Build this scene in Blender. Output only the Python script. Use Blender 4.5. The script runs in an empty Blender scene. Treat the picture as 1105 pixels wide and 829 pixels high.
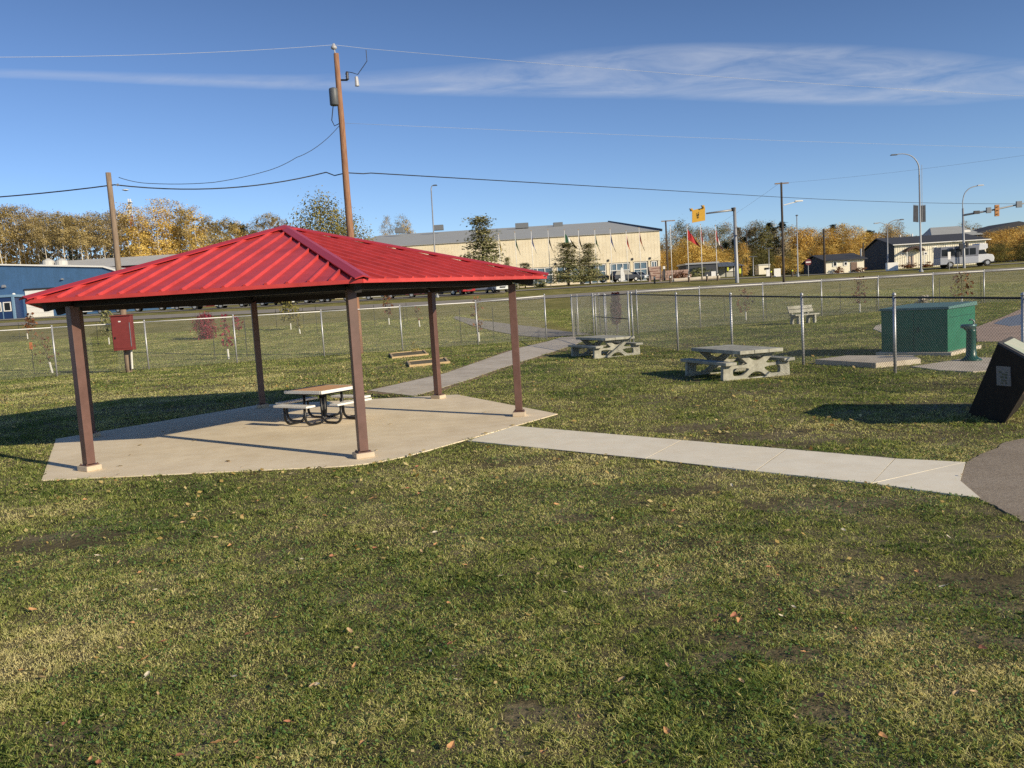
import bpy, math, random
import numpy as np
from mathutils import Vector, Matrix

random.seed(7); RNG = np.random.default_rng(7)
scene = bpy.context.scene
COL = scene.collection
R = math.radians

# ------------------------------------------------------------------ camera model (used to survey the place)
F_PX, PITCH, ROLL, EYE = 908.9, R(5.651), R(3.427), 2.2

def ray(x, y):
    a, b = x - 552.5, y - 414.5
    u = a*math.cos(ROLL) - b*math.sin(ROLL); v = a*math.sin(ROLL) + b*math.cos(ROLL)
    X, up = u/F_PX, -v/F_PX
    return X, math.cos(PITCH) + up*math.sin(PITCH), -math.sin(PITCH) + up*math.cos(PITCH)

def G(x, y, z=0.0):
    r = ray(x, y); t = (z - EYE)/r[2]
    return Vector((r[0]*t, r[1]*t, z))

def P(x, y, Y):
    r = ray(x, y); t = Y/r[1]
    return Vector((r[0]*t, Y, EYE + r[2]*t))

def proj(p):
    d = (p[0], p[1], p[2] - EYE)
    fw = d[1]*math.cos(PITCH) - d[2]*math.sin(PITCH); up = d[1]*math.sin(PITCH) + d[2]*math.cos(PITCH)
    u, v = d[0]/fw*F_PX, -up/fw*F_PX
    return 552.5 + u*math.cos(ROLL) + v*math.sin(ROLL), 414.5 - u*math.sin(ROLL) + v*math.cos(ROLL)

_ty = np.array([-500, 46, 50, 75, 100, 113, 140, 165, 200, 400, 1000, 6000], float)
_tz = np.array([0, 0, 0.0, 1.0, 2.2, 3.3, 4.2, 4.3, 4.7, 6.0, 7.0, 14.0], float)
_gy = np.arange(-500, 6000, 1.0); _gz = np.interp(_gy, _ty, _tz)
_k = np.ones(9)/9; _gz = np.convolve(np.pad(_gz, 4, mode='edge'), _k, mode='valid')
def sstep(a, b, x):
    t = np.clip((x - a)/(b - a), 0, 1); return t*t*(3 - 2*t)
def zt(X, Y):
    z = np.interp(Y, _gy, _gz)
    return z - 0.55*sstep(15, 60, X)*sstep(95, 135, Y)*(1 - sstep(400, 600, Y))

def B(x, Y):
    """ground point seen in picture column x at distance Y"""
    y = 300.0
    for _ in range(6):
        p = P(x, y, Y); z = float(zt(p.x, Y)); q = proj((p.x, Y, z)); y = q[1]
    p = P(x, y, Y); return Vector((p.x, Y, float(zt(p.x, Y))))

def GT(x, y):
    """where the picture ray meets the real (rising) ground"""
    r = ray(x, y); lo_, hi_ = 1.0, 400.0
    t = 2.0
    while t < 400:
        if EYE + r[2]*t < float(zt(r[0]*t, r[1]*t)): break
        lo_ = t; t += 0.5
    hi_ = t
    for _ in range(20):
        m = (lo_+hi_)/2
        if EYE + r[2]*m < float(zt(r[0]*m, r[1]*m)): hi_ = m
        else: lo_ = m
    return Vector((r[0]*hi_, r[1]*hi_, float(zt(r[0]*hi_, r[1]*hi_))))

# ------------------------------------------------------------------ materials
MATS = {}
def mat(name, col, rough=0.7, metal=0.0, var=0.15, scale=6.0, bump=0.0, bscale=60.0, col2=None, spec=0.5, stretch=None, stain=0.0):
    if name in MATS: return MATS[name]
    m = bpy.data.materials.new(name); m.use_nodes = True
    nt = m.node_tree; n = nt.nodes; b = n['Principled BSDF']
    b.inputs['Roughness'].default_value = rough; b.inputs['Metallic'].default_value = metal
    b.inputs['Specular IOR Level'].default_value = spec
    tc = n.new('ShaderNodeTexCoord'); src = tc.outputs['Object']
    if stretch:
        mp = n.new('ShaderNodeMapping'); mp.inputs['Scale'].default_value = stretch
        nt.links.new(src, mp.inputs['Vector']); src = mp.outputs['Vector']
    nz = n.new('ShaderNodeTexNoise'); nz.inputs['Scale'].default_value = scale; nz.inputs['Detail'].default_value = 6
    nz.inputs['Roughness'].default_value = 0.65
    nt.links.new(src, nz.inputs['Vector'])
    cr = n.new('ShaderNodeValToRGB')
    c = np.array(col[:3]); d = np.array(col2[:3]) if col2 is not None else c*(1 + var)
    lo = c*(1 - var) if col2 is None else c
    cr.color_ramp.elements[0].position = 0.32; cr.color_ramp.elements[0].color = (*lo, 1)
    cr.color_ramp.elements[1].position = 0.68; cr.color_ramp.elements[1].color = (*np.clip(d, 0, 1), 1)
    nt.links.new(nz.outputs['Fac'], cr.inputs['Fac']); outc = cr.outputs['Color']
    if stain > 0:
        for sc_, lo_ in ((0.55, 1-stain), (3.3, 1-stain*0.7)):
            n3 = n.new('ShaderNodeTexNoise'); n3.inputs['Scale'].default_value = sc_; n3.inputs['Detail'].default_value = 9; n3.inputs['Roughness'].default_value = 0.7
            nt.links.new(tc.outputs['Object'], n3.inputs['Vector'])
            r3 = n.new('ShaderNodeValToRGB'); r3.color_ramp.elements[0].position = 0.36; r3.color_ramp.elements[0].color = (lo_, lo_*0.98, lo_*0.95, 1); r3.color_ramp.elements[1].position = 0.56; r3.color_ramp.elements[1].color = (1,1,1,1)
            nt.links.new(n3.outputs['Fac'], r3.inputs['Fac'])
            mx_ = n.new('ShaderNodeMix'); mx_.data_type = 'RGBA'; mx_.blend_type = 'MULTIPLY'; mx_.inputs[0].default_value = 1.0
            nt.links.new(outc, mx_.inputs[6]); nt.links.new(r3.outputs['Color'], mx_.inputs[7]); outc = mx_.outputs[2]
    nt.links.new(outc, b.inputs['Base Color'])
    if bump > 0:
        n2 = n.new('ShaderNodeTexNoise'); n2.inputs['Scale'].default_value = bscale; n2.inputs['Detail'].default_value = 4
        nt.links.new(src, n2.inputs['Vector'])
        bp = n.new('ShaderNodeBump'); bp.inputs['Strength'].default_value = bump; bp.inputs['Distance'].default_value = 0.01
        nt.links.new(n2.outputs['Fac'], bp.inputs['Height']); nt.links.new(bp.outputs['Normal'], b.inputs['Normal'])
    MATS[name] = m; return m

def leaf_mat(name, dark, mid, light, rough=0.7, trans=0.25):
    """foliage: colour follows the vertex attribute 'tint' (0..1)"""
    if name in MATS: return MATS[name]
    m = bpy.data.materials.new(name); m.use_nodes = True
    nt = m.node_tree; n = nt.nodes; b = n['Principled BSDF']
    b.inputs['Roughness'].default_value = rough; b.inputs['Specular IOR Level'].default_value = 0.25
    at = n.new('ShaderNodeAttribute'); at.attribute_name = 'tint'
    cr = n.new('ShaderNodeValToRGB'); e = cr.color_ramp.elements
    e[0].position = 0.0; e[0].color = (*dark, 1); e[1].position = 1.0; e[1].color = (*light, 1)
    k = e.new(0.5); k.color = (*mid, 1)
    nt.links.new(at.outputs['Fac'], cr.inputs['Fac']); nt.links.new(cr.outputs['Color'], b.inputs['Base Color'])
    if trans > 0:
        tr = n.new('ShaderNodeBsdfTranslucent'); nt.links.new(cr.outputs['Color'], tr.inputs['Color'])
        mx = n.new('ShaderNodeMixShader'); mx.inputs['Fac'].default_value = trans
        nt.links.new(b.outputs['BSDF'], mx.inputs[1]); nt.links.new(tr.outputs['BSDF'], mx.inputs[2])
        nt.links.new(mx.outputs['Shader'], n['Material Output'].inputs['Surface'])
    MATS[name] = m; return m

def glass_mat(name, col, rough=0.08, spec=0.9):
    if name in MATS: return MATS[name]
    m = bpy.data.materials.new(name); m.use_nodes = True
    nt = m.node_tree; b = nt.nodes['Principled BSDF']
    b.inputs['Base Color'].default_value = (*col, 1); b.inputs['Roughness'].default_value = rough
    b.inputs['Specular IOR Level'].default_value = spec
    nz = nt.nodes.new('ShaderNodeTexNoise'); nz.inputs['Scale'].default_value = 0.8
    bp = nt.nodes.new('ShaderNodeBump'); bp.inputs['Strength'].default_value = 0.05
    nt.links.new(nz.outputs['Fac'], bp.inputs['Height']); nt.links.new(bp.outputs['Normal'], b.inputs['Normal'])
    MATS[name] = m; return m

# ------------------------------------------------------------------ mesh builder
class MB:
    def __init__(s): s.v = []; s.f = []
    def add(s, vs, fs):
        o = len(s.v); s.v += [Vector(p) for p in vs]; s.f += [tuple(i + o for i in f) for f in fs]; return s
    def box(s, c, size, rz=0.0, rot=None, taper=1.0):
        x, y, z = (d/2 for d in size)
        pts = [(-x,-y,-z),(x,-y,-z),(x,y,-z),(-x,y,-z),(-x*taper,-y*taper,z),(x*taper,-y*taper,z),(x*taper,y*taper,z),(-x*taper,y*taper,z)]
        M = rot.to_3x3() if rot is not None else Matrix.Rotation(rz, 3, 'Z')
        c = Vector(c)
        return s.add([c + M @ Vector(p) for p in pts], [(0,3,2,1),(4,5,6,7),(0,1,5,4),(1,2,6,5),(2,3,7,6),(3,0,4,7)])
    def bar(s, a, b, w, h, up=(0,0,1)):
        """rectangular bar from a to b, width w sideways, h along up"""
        a, b = Vector(a), Vector(b); d = (b - a).normalized(); up = Vector(up)
        sd = d.cross(up)
        if sd.length < 1e-5: sd = d.cross(Vector((1,0,0)))
        sd.normalize(); u = sd.cross(d).normalized()
        vs = []
        for p in (a, b):
            for i, j in ((-1,-1),(1,-1),(1,1),(-1,1)): vs.append(p + sd*(i*w/2) + u*(j*h/2))
        return s.add(vs, [(0,1,2,3),(7,6,5,4),(0,4,5,1),(1,5,6,2),(2,6,7,3),(3,7,4,0)])
    def tube(s, pts, r, n=8, caps=True):
        pts = [Vector(p) for p in pts]
        rs = list(r) if isinstance(r, (list, tuple)) else [r]*len(pts)
        o = len(s.v); ref = None
        for i, p in enumerate(pts):
            d = (pts[min(i+1, len(pts)-1)] - pts[max(i-1, 0)])
            d = d.normalized() if d.length > 0 else Vector((0,0,1))
            if ref is None: ref = Vector((1,0,0)) if abs(d.x) < 0.9 else Vector((0,1,0))
            x = (ref - d*ref.dot(d)).normalized(); y = d.cross(x); ref = x
            for k in range(n):
                a = 2*math.pi*k/n; s.v.append(p + (x*math.cos(a) + y*math.sin(a))*rs[i])
        for i in range(len(pts)-1):
            for k in range(n):
                a = o + i*n + k; b = o + i*n + (k+1) % n
                s.f.append((a, b, b+n, a+n))
        if caps:
            s.f.append(tuple(o + k for k in range(n))[::-1]); e = o + (len(pts)-1)*n
            s.f.append(tuple(e + k for k in range(n)))
        return s
    def lathe(s, prof, c=(0,0,0), n=20):
        c = Vector(c); o = len(s.v)
        for r, z in prof:
            for k in range(n):
                a = 2*math.pi*k/n; s.v.append(c + Vector((r*math.cos(a), r*math.sin(a), z)))
        for i in range(len(prof)-1):
            for k in range(n):
                a = o+i*n+k; b = o+i*n+(k+1) % n; s.f.append((a, b, b+n, a+n))
        s.f.append(tuple(o+k for k in range(n))[::-1]); e = o+(len(prof)-1)*n; s.f.append(tuple(e+k for k in range(n)))
        return s
    def prism(s, poly, z0, z1):
        n = len(poly); vs = [(p[0], p[1], z0) for p in poly] + [(p[0], p[1], z1) for p in poly]
        fs = [tuple(range(n))[::-1], tuple(range(n, 2*n))] + [(i, (i+1) % n, n+(i+1) % n, n+i) for i in range(n)]
        return s.add(vs, fs)
    def extr(s, poly, d):
        """extrude 3D polygon by vector d"""
        n = len(poly); poly = [Vector(p) for p in poly]; d = Vector(d)
        vs = poly + [p + d for p in poly]
        return s.add(vs, [tuple(range(n))[::-1], tuple(range(n, 2*n))] + [(i, (i+1) % n, n+(i+1) % n, n+i) for i in range(n)])
    def build(s, name, m, parent=None, smooth=False, bevel=0.0, world=False):
        me = bpy.data.meshes.new(name)
        vs = s.v
        if world and parent is not None:
            inv = (Matrix.Translation(parent.location) @ Matrix.Rotation(parent.rotation_euler.z, 4, 'Z')).inverted()
            vs = [inv @ p for p in vs]
        me.from_pydata([tuple(p) for p in vs], [], s.f); me.validate()
        import bmesh
        bm = bmesh.new(); bm.from_mesh(me); bmesh.ops.recalc_face_normals(bm, faces=bm.faces); bm.to_mesh(me); bm.free()
        if smooth:
            for p in me.polygons: p.use_smooth = True
        me.materials.append(m)
        o = bpy.data.objects.new(name, me); COL.objects.link(o)
        if parent is not None: o.parent = parent
        if bevel > 0:
            bv = o.modifiers.new('bevel', 'BEVEL'); bv.width = bevel; bv.segments = 2; bv.limit_method = 'ANGLE'
        if smooth:
            pass
        return o

def tag(o, label, cat, group=None):
    o['label'] = label; o['category'] = cat
    if group: o['group'] = group
    return o
def thing(name, label, cat, loc=(0,0,0), rz=0.0, group=None):
    o = bpy.data.objects.new(name, None); COL.objects.link(o); o.location = loc; o.rotation_euler = (0,0,rz)
    o.empty_display_size = 0.2
    return tag(o, label, cat, group)
def struct(o): o['kind'] = 'structure'; return o
def copy_thing(root, loc, rz, label=None, group=None, sc=None):
    def cp(o, par):
        c = o.copy(); COL.objects.link(c); c.parent = par
        if par is not None: c.matrix_parent_inverse = o.matrix_parent_inverse.copy()
        for ch in o.children: cp(ch, c)
        return c
    r = cp(root, None); r.location = loc; r.rotation_euler = (0,0,rz)
    if label: r['label'] = label
    if group: r['group'] = group
    if sc: r.scale = (sc,)*3 if not isinstance(sc, tuple) else sc
    return r

def quads_mesh(name, V, tint, m, parent=None, quads=True):
    """V: (n,4,3) array of quads, tint: (n,) -> one mesh with a 'tint' vertex attribute"""
    n = len(V); k = V.shape[1]
    me = bpy.data.meshes.new(name); me.vertices.add(n*k); me.vertices.foreach_set('co', V.reshape(-1).astype(np.float32))
    me.loops.add(n*k); me.loops.foreach_set('vertex_index', np.arange(n*k, dtype=np.int32))
    me.polygons.add(n); me.polygons.foreach_set('loop_start', np.arange(0, n*k, k, dtype=np.int32))
    me.update(calc_edges=True)
    a = me.attributes.new('tint', 'FLOAT', 'POINT'); a.data.foreach_set('value', np.repeat(tint, k).astype(np.float32))
    me.materials.append(m)
    o = bpy.data.objects.new(name, me); COL.objects.link(o)
    if parent is not None: o.parent = parent
    return o

# value noise in numpy
class VN:
    def __init__(s, seed): s.g = np.random.default_rng(seed).random((256, 256))
    def __call__(s, x, y):
        xi = np.floor(x).astype(int); yi = np.floor(y).astype(int); fx = x - xi; fy = y - yi
        fx = fx*fx*(3-2*fx); fy = fy*fy*(3-2*fy); g = s.g
        a = g[xi % 256, yi % 256]; b = g[(xi+1) % 256, yi % 256]; c = g[xi % 256, (yi+1) % 256]; d = g[(xi+1) % 256, (yi+1) % 256]
        return (a*(1-fx)+b*fx)*(1-fy) + (c*(1-fx)+d*fx)*fy
    def fbm(s, x, y, o=4):
        t = 0; a = 0.5; w = 0
        for i in range(o):
            t = t + a*s(x*2**i + 17*i, y*2**i + 5*i); w += a; a *= 0.55
        return t/w
vn1, vn2, vn3 = VN(1), VN(2), VN(3)

# ------------------------------------------------------------------ colours
M_conc = mat('concrete_slab', (0.94,0.80,0.58), 0.9, stain=0.10, var=0.07, scale=1.6, bump=0.08, bscale=60)
M_joint = mat('joint_grime', (0.20,0.165,0.12), 0.95, var=0.3, scale=9)
M_foot = mat('footing_concrete', (0.56,0.46,0.34), 0.9, var=0.12, scale=6, bump=0.3)
M_walk = mat('concrete_new', (0.94,0.86,0.68), 0.9, stain=0.05, var=0.05, scale=2.5, bump=0.08, bscale=80)
M_path = mat('concrete_path', (0.64,0.56,0.44), 0.9, stain=0.18, var=0.1, scale=2.0, bump=0.2, bscale=90)
M_dirt = mat('path_edge_dirt', (0.24,0.15,0.09), 0.95, var=0.3, scale=3.0, bump=0.5, bscale=40)
M_asph = mat('asphalt', (0.27,0.215,0.155), 0.95, stain=0.15, col2=(0.47,0.39,0.29), scale=40.0, bump=0.6, bscale=150)
M_road = mat('road_asphalt', (0.30,0.265,0.21), 0.95, var=0.12, scale=0.5)
M_gravel = mat('brown_paving', (0.42,0.30,0.22), 0.95, var=0.2, scale=1.2, bump=0.3, bscale=30)
M_pconc = mat('table_concrete', (0.46,0.45,0.37), 0.9, stain=0.3, var=0.2, scale=9, bump=0.3, bscale=120)
M_brown = mat('brown_paint', (0.16,0.084,0.068), 0.42, stain=0.2, var=0.12, scale=5)
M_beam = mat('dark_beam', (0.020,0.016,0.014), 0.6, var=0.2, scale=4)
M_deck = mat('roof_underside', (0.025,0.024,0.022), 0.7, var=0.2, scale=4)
M_red = mat('red_metal_roof', (0.62,0.066,0.058), 0.40, stain=0.14, var=0.10, scale=2.2, bump=0.12, bscale=3, spec=0.5)
M_redcap = mat('red_metal_cap', (0.46,0.040,0.048), 0.36, var=0.06, scale=1.5, spec=0.5)
M_galv = mat('galvanised', (0.50,0.50,0.50), 0.45, metal=0.5, var=0.12, scale=12)
M_wire = mat('chain_wire', (0.25,0.25,0.24), 0.55, metal=0.2, var=0.1, scale=10)
M_dwire = mat('dark_chain_wire', (0.15,0.155,0.15), 0.6, metal=0.2, var=0.1, scale=10)
M_black = mat('black_paint', (0.012,0.012,0.013), 0.4, var=0.2, scale=8)
M_drail = mat('dark_rail', (0.035,0.035,0.037), 0.5, var=0.2, scale=8)
M_wood = mat('pole_wood', (0.22,0.10,0.055), 0.9, col2=(0.40,0.22,0.13), scale=5, stretch=(4,4,0.35), bump=0.5, bscale=30)
M_wood2 = mat('old_pole_wood', (0.20,0.135,0.09), 0.9, col2=(0.33,0.25,0.18), scale=5, stretch=(4,4,0.35), bump=0.5, bscale=30)
M_dpole = mat('dark_pole_wood', (0.07,0.055,0.045), 0.9, var=0.3, scale=4, stretch=(4,4,0.35))
M_ply = mat('table_wood', (0.70,0.37,0.18), 0.75, col2=(0.82,0.50,0.27), scale=4, stretch=(1,6,1))
M_white = mat('white_paint', (0.82,0.80,0.76), 0.6, var=0.06, scale=5)
M_grey = mat('grey_steel', (0.33,0.335,0.345), 0.5, metal=0.3, var=0.08, scale=5)
M_green = mat('green_cabinet', (0.024,0.175,0.10), 0.45, stain=0.15, var=0.1, scale=3)
M_fount = mat('dark_green_enamel', (0.012,0.07,0.055), 0.35, var=0.1, scale=5)
M_redbox = mat('red_enamel', (0.20,0.034,0.030), 0.5, var=0.12, scale=4)
M_timber = mat('weathered_timber', (0.50,0.36,0.19), 0.9, var=0.25, scale=6, stretch=(1,6,6))
M_sign = mat('sign_shade_dark', (0.030,0.024,0.018), 0.85, var=0.2, scale=5, bump=0.3, spec=0.2)  # near-black colour carries the shade on the stand's near side
M_sign_lit = mat('sign_sunlit_brown', (0.16,0.105,0.075), 0.8, var=0.15, scale=5)  # lighter brown stands in for sun on the stand's right face
M_soil = mat('planter_soil', (0.15,0.12,0.06), 0.95, var=0.4, scale=20, bump=0.6)
M_guard = mat('white_guard', (0.72,0.70,0.62), 0.7, var=0.06)
M_bark = mat('bark', (0.12,0.09,0.065), 0.95, var=0.3, scale=4, stretch=(3,3,0.5))
M_birch = mat('birch_bark', (0.78,0.71,0.58), 0.9, col2=(0.48,0.42,0.33), scale=0.9, stretch=(1,1,0.6))
M_tstake = mat('steel_stake', (0.03,0.035,0.03), 0.7, var=0.2)
M_strap = mat('yellow_strap', (0.42,0.33,0.08), 0.7, var=0.1)
M_orange = mat('orange_ribbon', (0.55,0.16,0.04), 0.7, var=0.1)
M_cream = mat('cream_cladding', (0.85,0.75,0.55), 0.75, stain=0.08, var=0.05, scale=0.6)
M_groof = mat('grey_roof', (0.44,0.44,0.40), 0.7, var=0.06, scale=0.25)
M_dtrim = mat('dark_trim', (0.03,0.03,0.035), 0.6, var=0.2)
M_blue = mat('blue_cladding', (0.06,0.145,0.30), 0.6, stain=0.12, var=0.07, scale=0.4, stretch=(6,1,0.2))
M_dblue = mat('deep_blue_door', (0.012,0.035,0.12), 0.5, var=0.1)
M_lblue = mat('light_blue_trim', (0.16,0.28,0.42), 0.6, var=0.1)
M_rwall = mat('dark_red_cladding', (0.17,0.03,0.03), 0.7, var=0.12, scale=0.6)
M_wroof = mat('white_roof', (0.55,0.54,0.50), 0.7, var=0.07, scale=0.4)
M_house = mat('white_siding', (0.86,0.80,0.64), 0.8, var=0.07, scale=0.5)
M_hroof = mat('dark_shingle', (0.045,0.047,0.055), 0.9, var=0.25, scale=3)
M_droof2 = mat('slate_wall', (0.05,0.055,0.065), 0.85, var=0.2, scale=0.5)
M_glass = glass_mat('window_glass', (0.10,0.16,0.22))
M_cglass = glass_mat('car_glass', (0.012,0.014,0.016), 0.25, 0.4)
M_tyre = mat('tyre_rubber', (0.015,0.015,0.015), 0.8, var=0.2)
M_rim = mat('wheel_rim', (0.4,0.4,0.4), 0.4, metal=0.6, var=0.1)
M_lamp = mat('lamp_lens', (0.75,0.75,0.7), 0.2, var=0.05)
M_yellow = mat('sign_yellow', (0.60,0.33,0.02), 0.5, var=0.08)
M_lime = mat('lime_yellow', (0.65,0.70,0.05), 0.6, var=0.1)
M_amber = mat('signal_amber', (0.42,0.18,0.05), 0.55, var=0.1)
M_stone = mat('pink_stone', (0.42,0.30,0.245), 0.9, var=0.2, scale=3, bump=0.5, bscale=12)
M_brickwall = mat('fieldstone', (0.40,0.27,0.22), 0.9, var=0.3, scale=2, bump=0.6, bscale=6)
M_cable = mat('black_cable', (0.02,0.02,0.022), 0.6, var=0.1)
M_alu = mat('bare_aluminium_wire', (0.50,0.52,0.55), 0.6, metal=0.0, var=0.05)
M_porc = mat('grey_porcelain', (0.45,0.45,0.47), 0.3, var=0.1)
M_stopred = mat('sign_red', (0.13,0.012,0.022), 0.5, var=0.08)
M_sback = mat('sign_back_grey', (0.16,0.18,0.21), 0.5, var=0.1)
M_banner = mat('dark_banner', (0.055,0.06,0.075), 0.8, var=0.3, scale=2)
M_door = mat('brown_door', (0.20,0.13,0.095), 0.7, var=0.2)
M_awn = mat('dark_awning', (0.06,0.035,0.03), 0.8, var=0.2)

# ------------------------------------------------------------------ ground
def ground_material():
    m = bpy.data.materials.new('lawn_ground'); m.use_nodes = True; nt = m.node_tree; n = nt.nodes; b = n['Principled BSDF']
    b.inputs['Roughness'].default_value = 0.95; b.inputs['Specular IOR Level'].default_value = 0.1
    tc = n.new('ShaderNodeTexCoord')
    def noise(sc, det=6, rough=0.6, st=None):
        z = n.new('ShaderNodeTexNoise'); z.inputs['Scale'].default_value = sc; z.inputs['Detail'].default_value = det; z.inputs['Roughness'].default_value = rough
        if st:
            mp = n.new('ShaderNodeMapping'); mp.inputs['Scale'].default_value = st; nt.links.new(tc.outputs['Object'], mp.inputs['Vector']); nt.links.new(mp.outputs['Vector'], z.inputs['Vector'])
        else: nt.links.new(tc.outputs['Object'], z.inputs['Vector'])
        return z.outputs['Fac']
    def ramp(f, stops):
        r = n.new('ShaderNodeValToRGB'); e = r.color_ramp.elements
        e[0].position, e[0].color = stops[0][0], (*stops[0][1], 1); e[1].position, e[1].color = stops[-1][0], (*stops[-1][1], 1)
        for p, c in stops[1:-1]:
            k = e.new(p); k.color = (*c, 1)
        nt.links.new(f, r.inputs['Fac']); return r.outputs['Color']
    def mix(f, a, bb, mode='MIX'):
        x = n.new('ShaderNodeMix'); x.data_type = 'RGBA'; x.blend_type = mode
        if isinstance(f, float): x.inputs[0].default_value = f
        else: nt.links.new(f, x.inputs[0])
        nt.links.new(a, x.inputs[6]); nt.links.new(bb, x.inputs[7]); return x.outputs[2]
    near = ramp(noise(0.9, 8), [(0.30, (0.10,0.085,0.042)), (0.5, (0.17,0.14,0.075)), (0.70, (0.29,0.24,0.15))])
    far = ramp(noise(0.35, 10, 0.72), [(0.34, (0.155,0.155,0.043)), (0.5, (0.265,0.24,0.075)), (0.66, (0.40,0.335,0.13))])
    fine = ramp(noise(14, 5, 0.7), [(0.3, (0.55,0.55,0.55)), (0.7, (1.3,1.3,1.3))])
    sp = n.new('ShaderNodeSeparateXYZ'); nt.links.new(tc.outputs['Object'], sp.inputs[0])
    mr = n.new('ShaderNodeMapRange'); mr.inputs['From Min'].default_value = 38; mr.inputs['From Max'].default_value = 56; nt.links.new(sp.outputs['Y'], mr.inputs['Value'])
    c = mix(mr.outputs['Result'], near, far)
    c = mix(1.0, c, fine, 'MULTIPLY')
    nt.links.new(c, b.inputs['Base Color'])
    bp = n.new('ShaderNodeBump'); bp.inputs['Strength'].default_value = 0.8; bp.inputs['Distance'].default_value = 0.05
    nt.links.new(noise(9, 6, 0.7), bp.inputs['Height']); nt.links.new(bp.outputs['Normal'], b.inputs['Normal'])
    return m
M_ground = ground_material()
xs = np.unique(np.concatenate([np.arange(-60, 61, 2.0), np.arange(-300, 301, 10.0), np.arange(-1200, 1201, 100.0), [-6000,-3000,3000,6000]]))
ys = np.unique(np.concatenate([np.arange(-20, 50, 3.0), np.arange(44, 180, 2.0), np.arange(180, 420, 10.0), np.arange(420, 1200, 100.0), [-600,-200,-60,2000,3500,5900]]))
XX, YY = np.meshgrid(xs, ys); ZZ = zt(XX, YY)
nx, ny = len(xs), len(ys)
mb = MB(); mb.v = [Vector((a, b, c)) for a, b, c in zip(XX.ravel(), YY.ravel(), ZZ.ravel())]
mb.f = [(j*nx+i, j*nx+i+1, (j+1)*nx+i+1, (j+1)*nx+i) for j in range(ny-1) for i in range(nx-1)]
ground = struct(mb.build('ground', M_ground, smooth=True))

def sheet(name, poly, z0, z1, m, bevel=0.0):
    return struct(MB().prism([(p[0], p[1]) for p in poly], z0, z1).build(name, m, bevel=bevel))

# ------------------------------------------------------------------ pavilion
HC = Vector((-4.127, 16.205, 0)); A0 = R(-64.07)
R_POST, R_SLAB, R_ROOF = 4.243, 4.97, 4.90
Z_EAVE, Z_APEX = 2.61, 3.81
def hexpt(r, k, z=0.0):
    a = A0 + k*math.pi/3; return Vector((r*math.cos(a), r*math.sin(a), z))
Z_SLAB = 0.014
slab_poly = []
for k in range(6):
    c = HC + hexpt(R_SLAB, k)
    if k == 0:      # this corner is rounded off towards the sidewalk
        p0 = HC + hexpt(R_SLAB, 5); p2 = HC + hexpt(R_SLAB, 1)
        a = c.lerp(p0, 0.12); b2 = c.lerp(p2, 0.22)
        for t in np.linspace(0, 1, 7): slab_poly.append(a.lerp(c, t).lerp(c.lerp(b2, t), t))
    else: slab_poly.append(c)
sheet('pavilion_pad', slab_poly, -0.1, Z_SLAB, M_conc)

pav = thing('picnic_pavilion', 'hexagonal open picnic pavilion with red standing seam metal roof on brown posts', 'pavilion', HC)
for k in range(6):
    p = hexpt(R_POST, k); rz = A0 + k*math.pi/3
    MB().box((p.x, p.y, Z_SLAB + 0.04), (0.24, 0.28, 0.08), rz).build('post_footing', M_foot, pav, bevel=0.012)
    MB().box((p.x, p.y, Z_SLAB + 0.10 + 1.20), (0.135, 0.135, 2.40), rz).build('post', M_brown, pav, bevel=0.006)
    pb_ = MB().box((p.x, p.y, Z_SLAB + 0.086), (0.20, 0.20, 0.014), rz)
    for i in (-1, 1):
        for j in (-1, 1):
            o_ = Matrix.Rotation(rz, 3, 'Z') @ Vector((i*0.083, j*0.083, 0)); pb_.lathe([(0.011,0),(0.011,0.018)], (p.x+o_.x, p.y+o_.y, Z_SLAB + 0.093), 6)
    pb_.build('base_plate', M_brown, pav)
    q = hexpt(R_POST, k+1); mid = (p+q)/2
    d = (q-p).normalized()
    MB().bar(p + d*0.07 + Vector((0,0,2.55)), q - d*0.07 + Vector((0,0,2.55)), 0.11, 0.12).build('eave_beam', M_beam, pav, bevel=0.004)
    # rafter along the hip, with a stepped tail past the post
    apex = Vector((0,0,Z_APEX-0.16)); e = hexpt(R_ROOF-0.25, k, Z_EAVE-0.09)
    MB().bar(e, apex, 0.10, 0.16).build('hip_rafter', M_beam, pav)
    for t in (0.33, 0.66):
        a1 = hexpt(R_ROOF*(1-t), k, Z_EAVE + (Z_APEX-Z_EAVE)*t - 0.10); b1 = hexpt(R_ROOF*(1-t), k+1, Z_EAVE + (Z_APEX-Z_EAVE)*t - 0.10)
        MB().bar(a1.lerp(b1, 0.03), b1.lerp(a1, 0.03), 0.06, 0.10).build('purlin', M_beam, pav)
APX = Vector((0,0,Z_APEX))
def face_frame(k):
    a = hexpt(R_ROOF, k, Z_EAVE); b = hexpt(R_ROOF, k+1, Z_EAVE)
    x = (b-a).normalized(); mid = (a+b)/2; up = (APX-mid); L = up.length; up.normalize(); nrm = x.cross(up).normalized()
    return a, b, x, up, nrm, L
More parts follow.
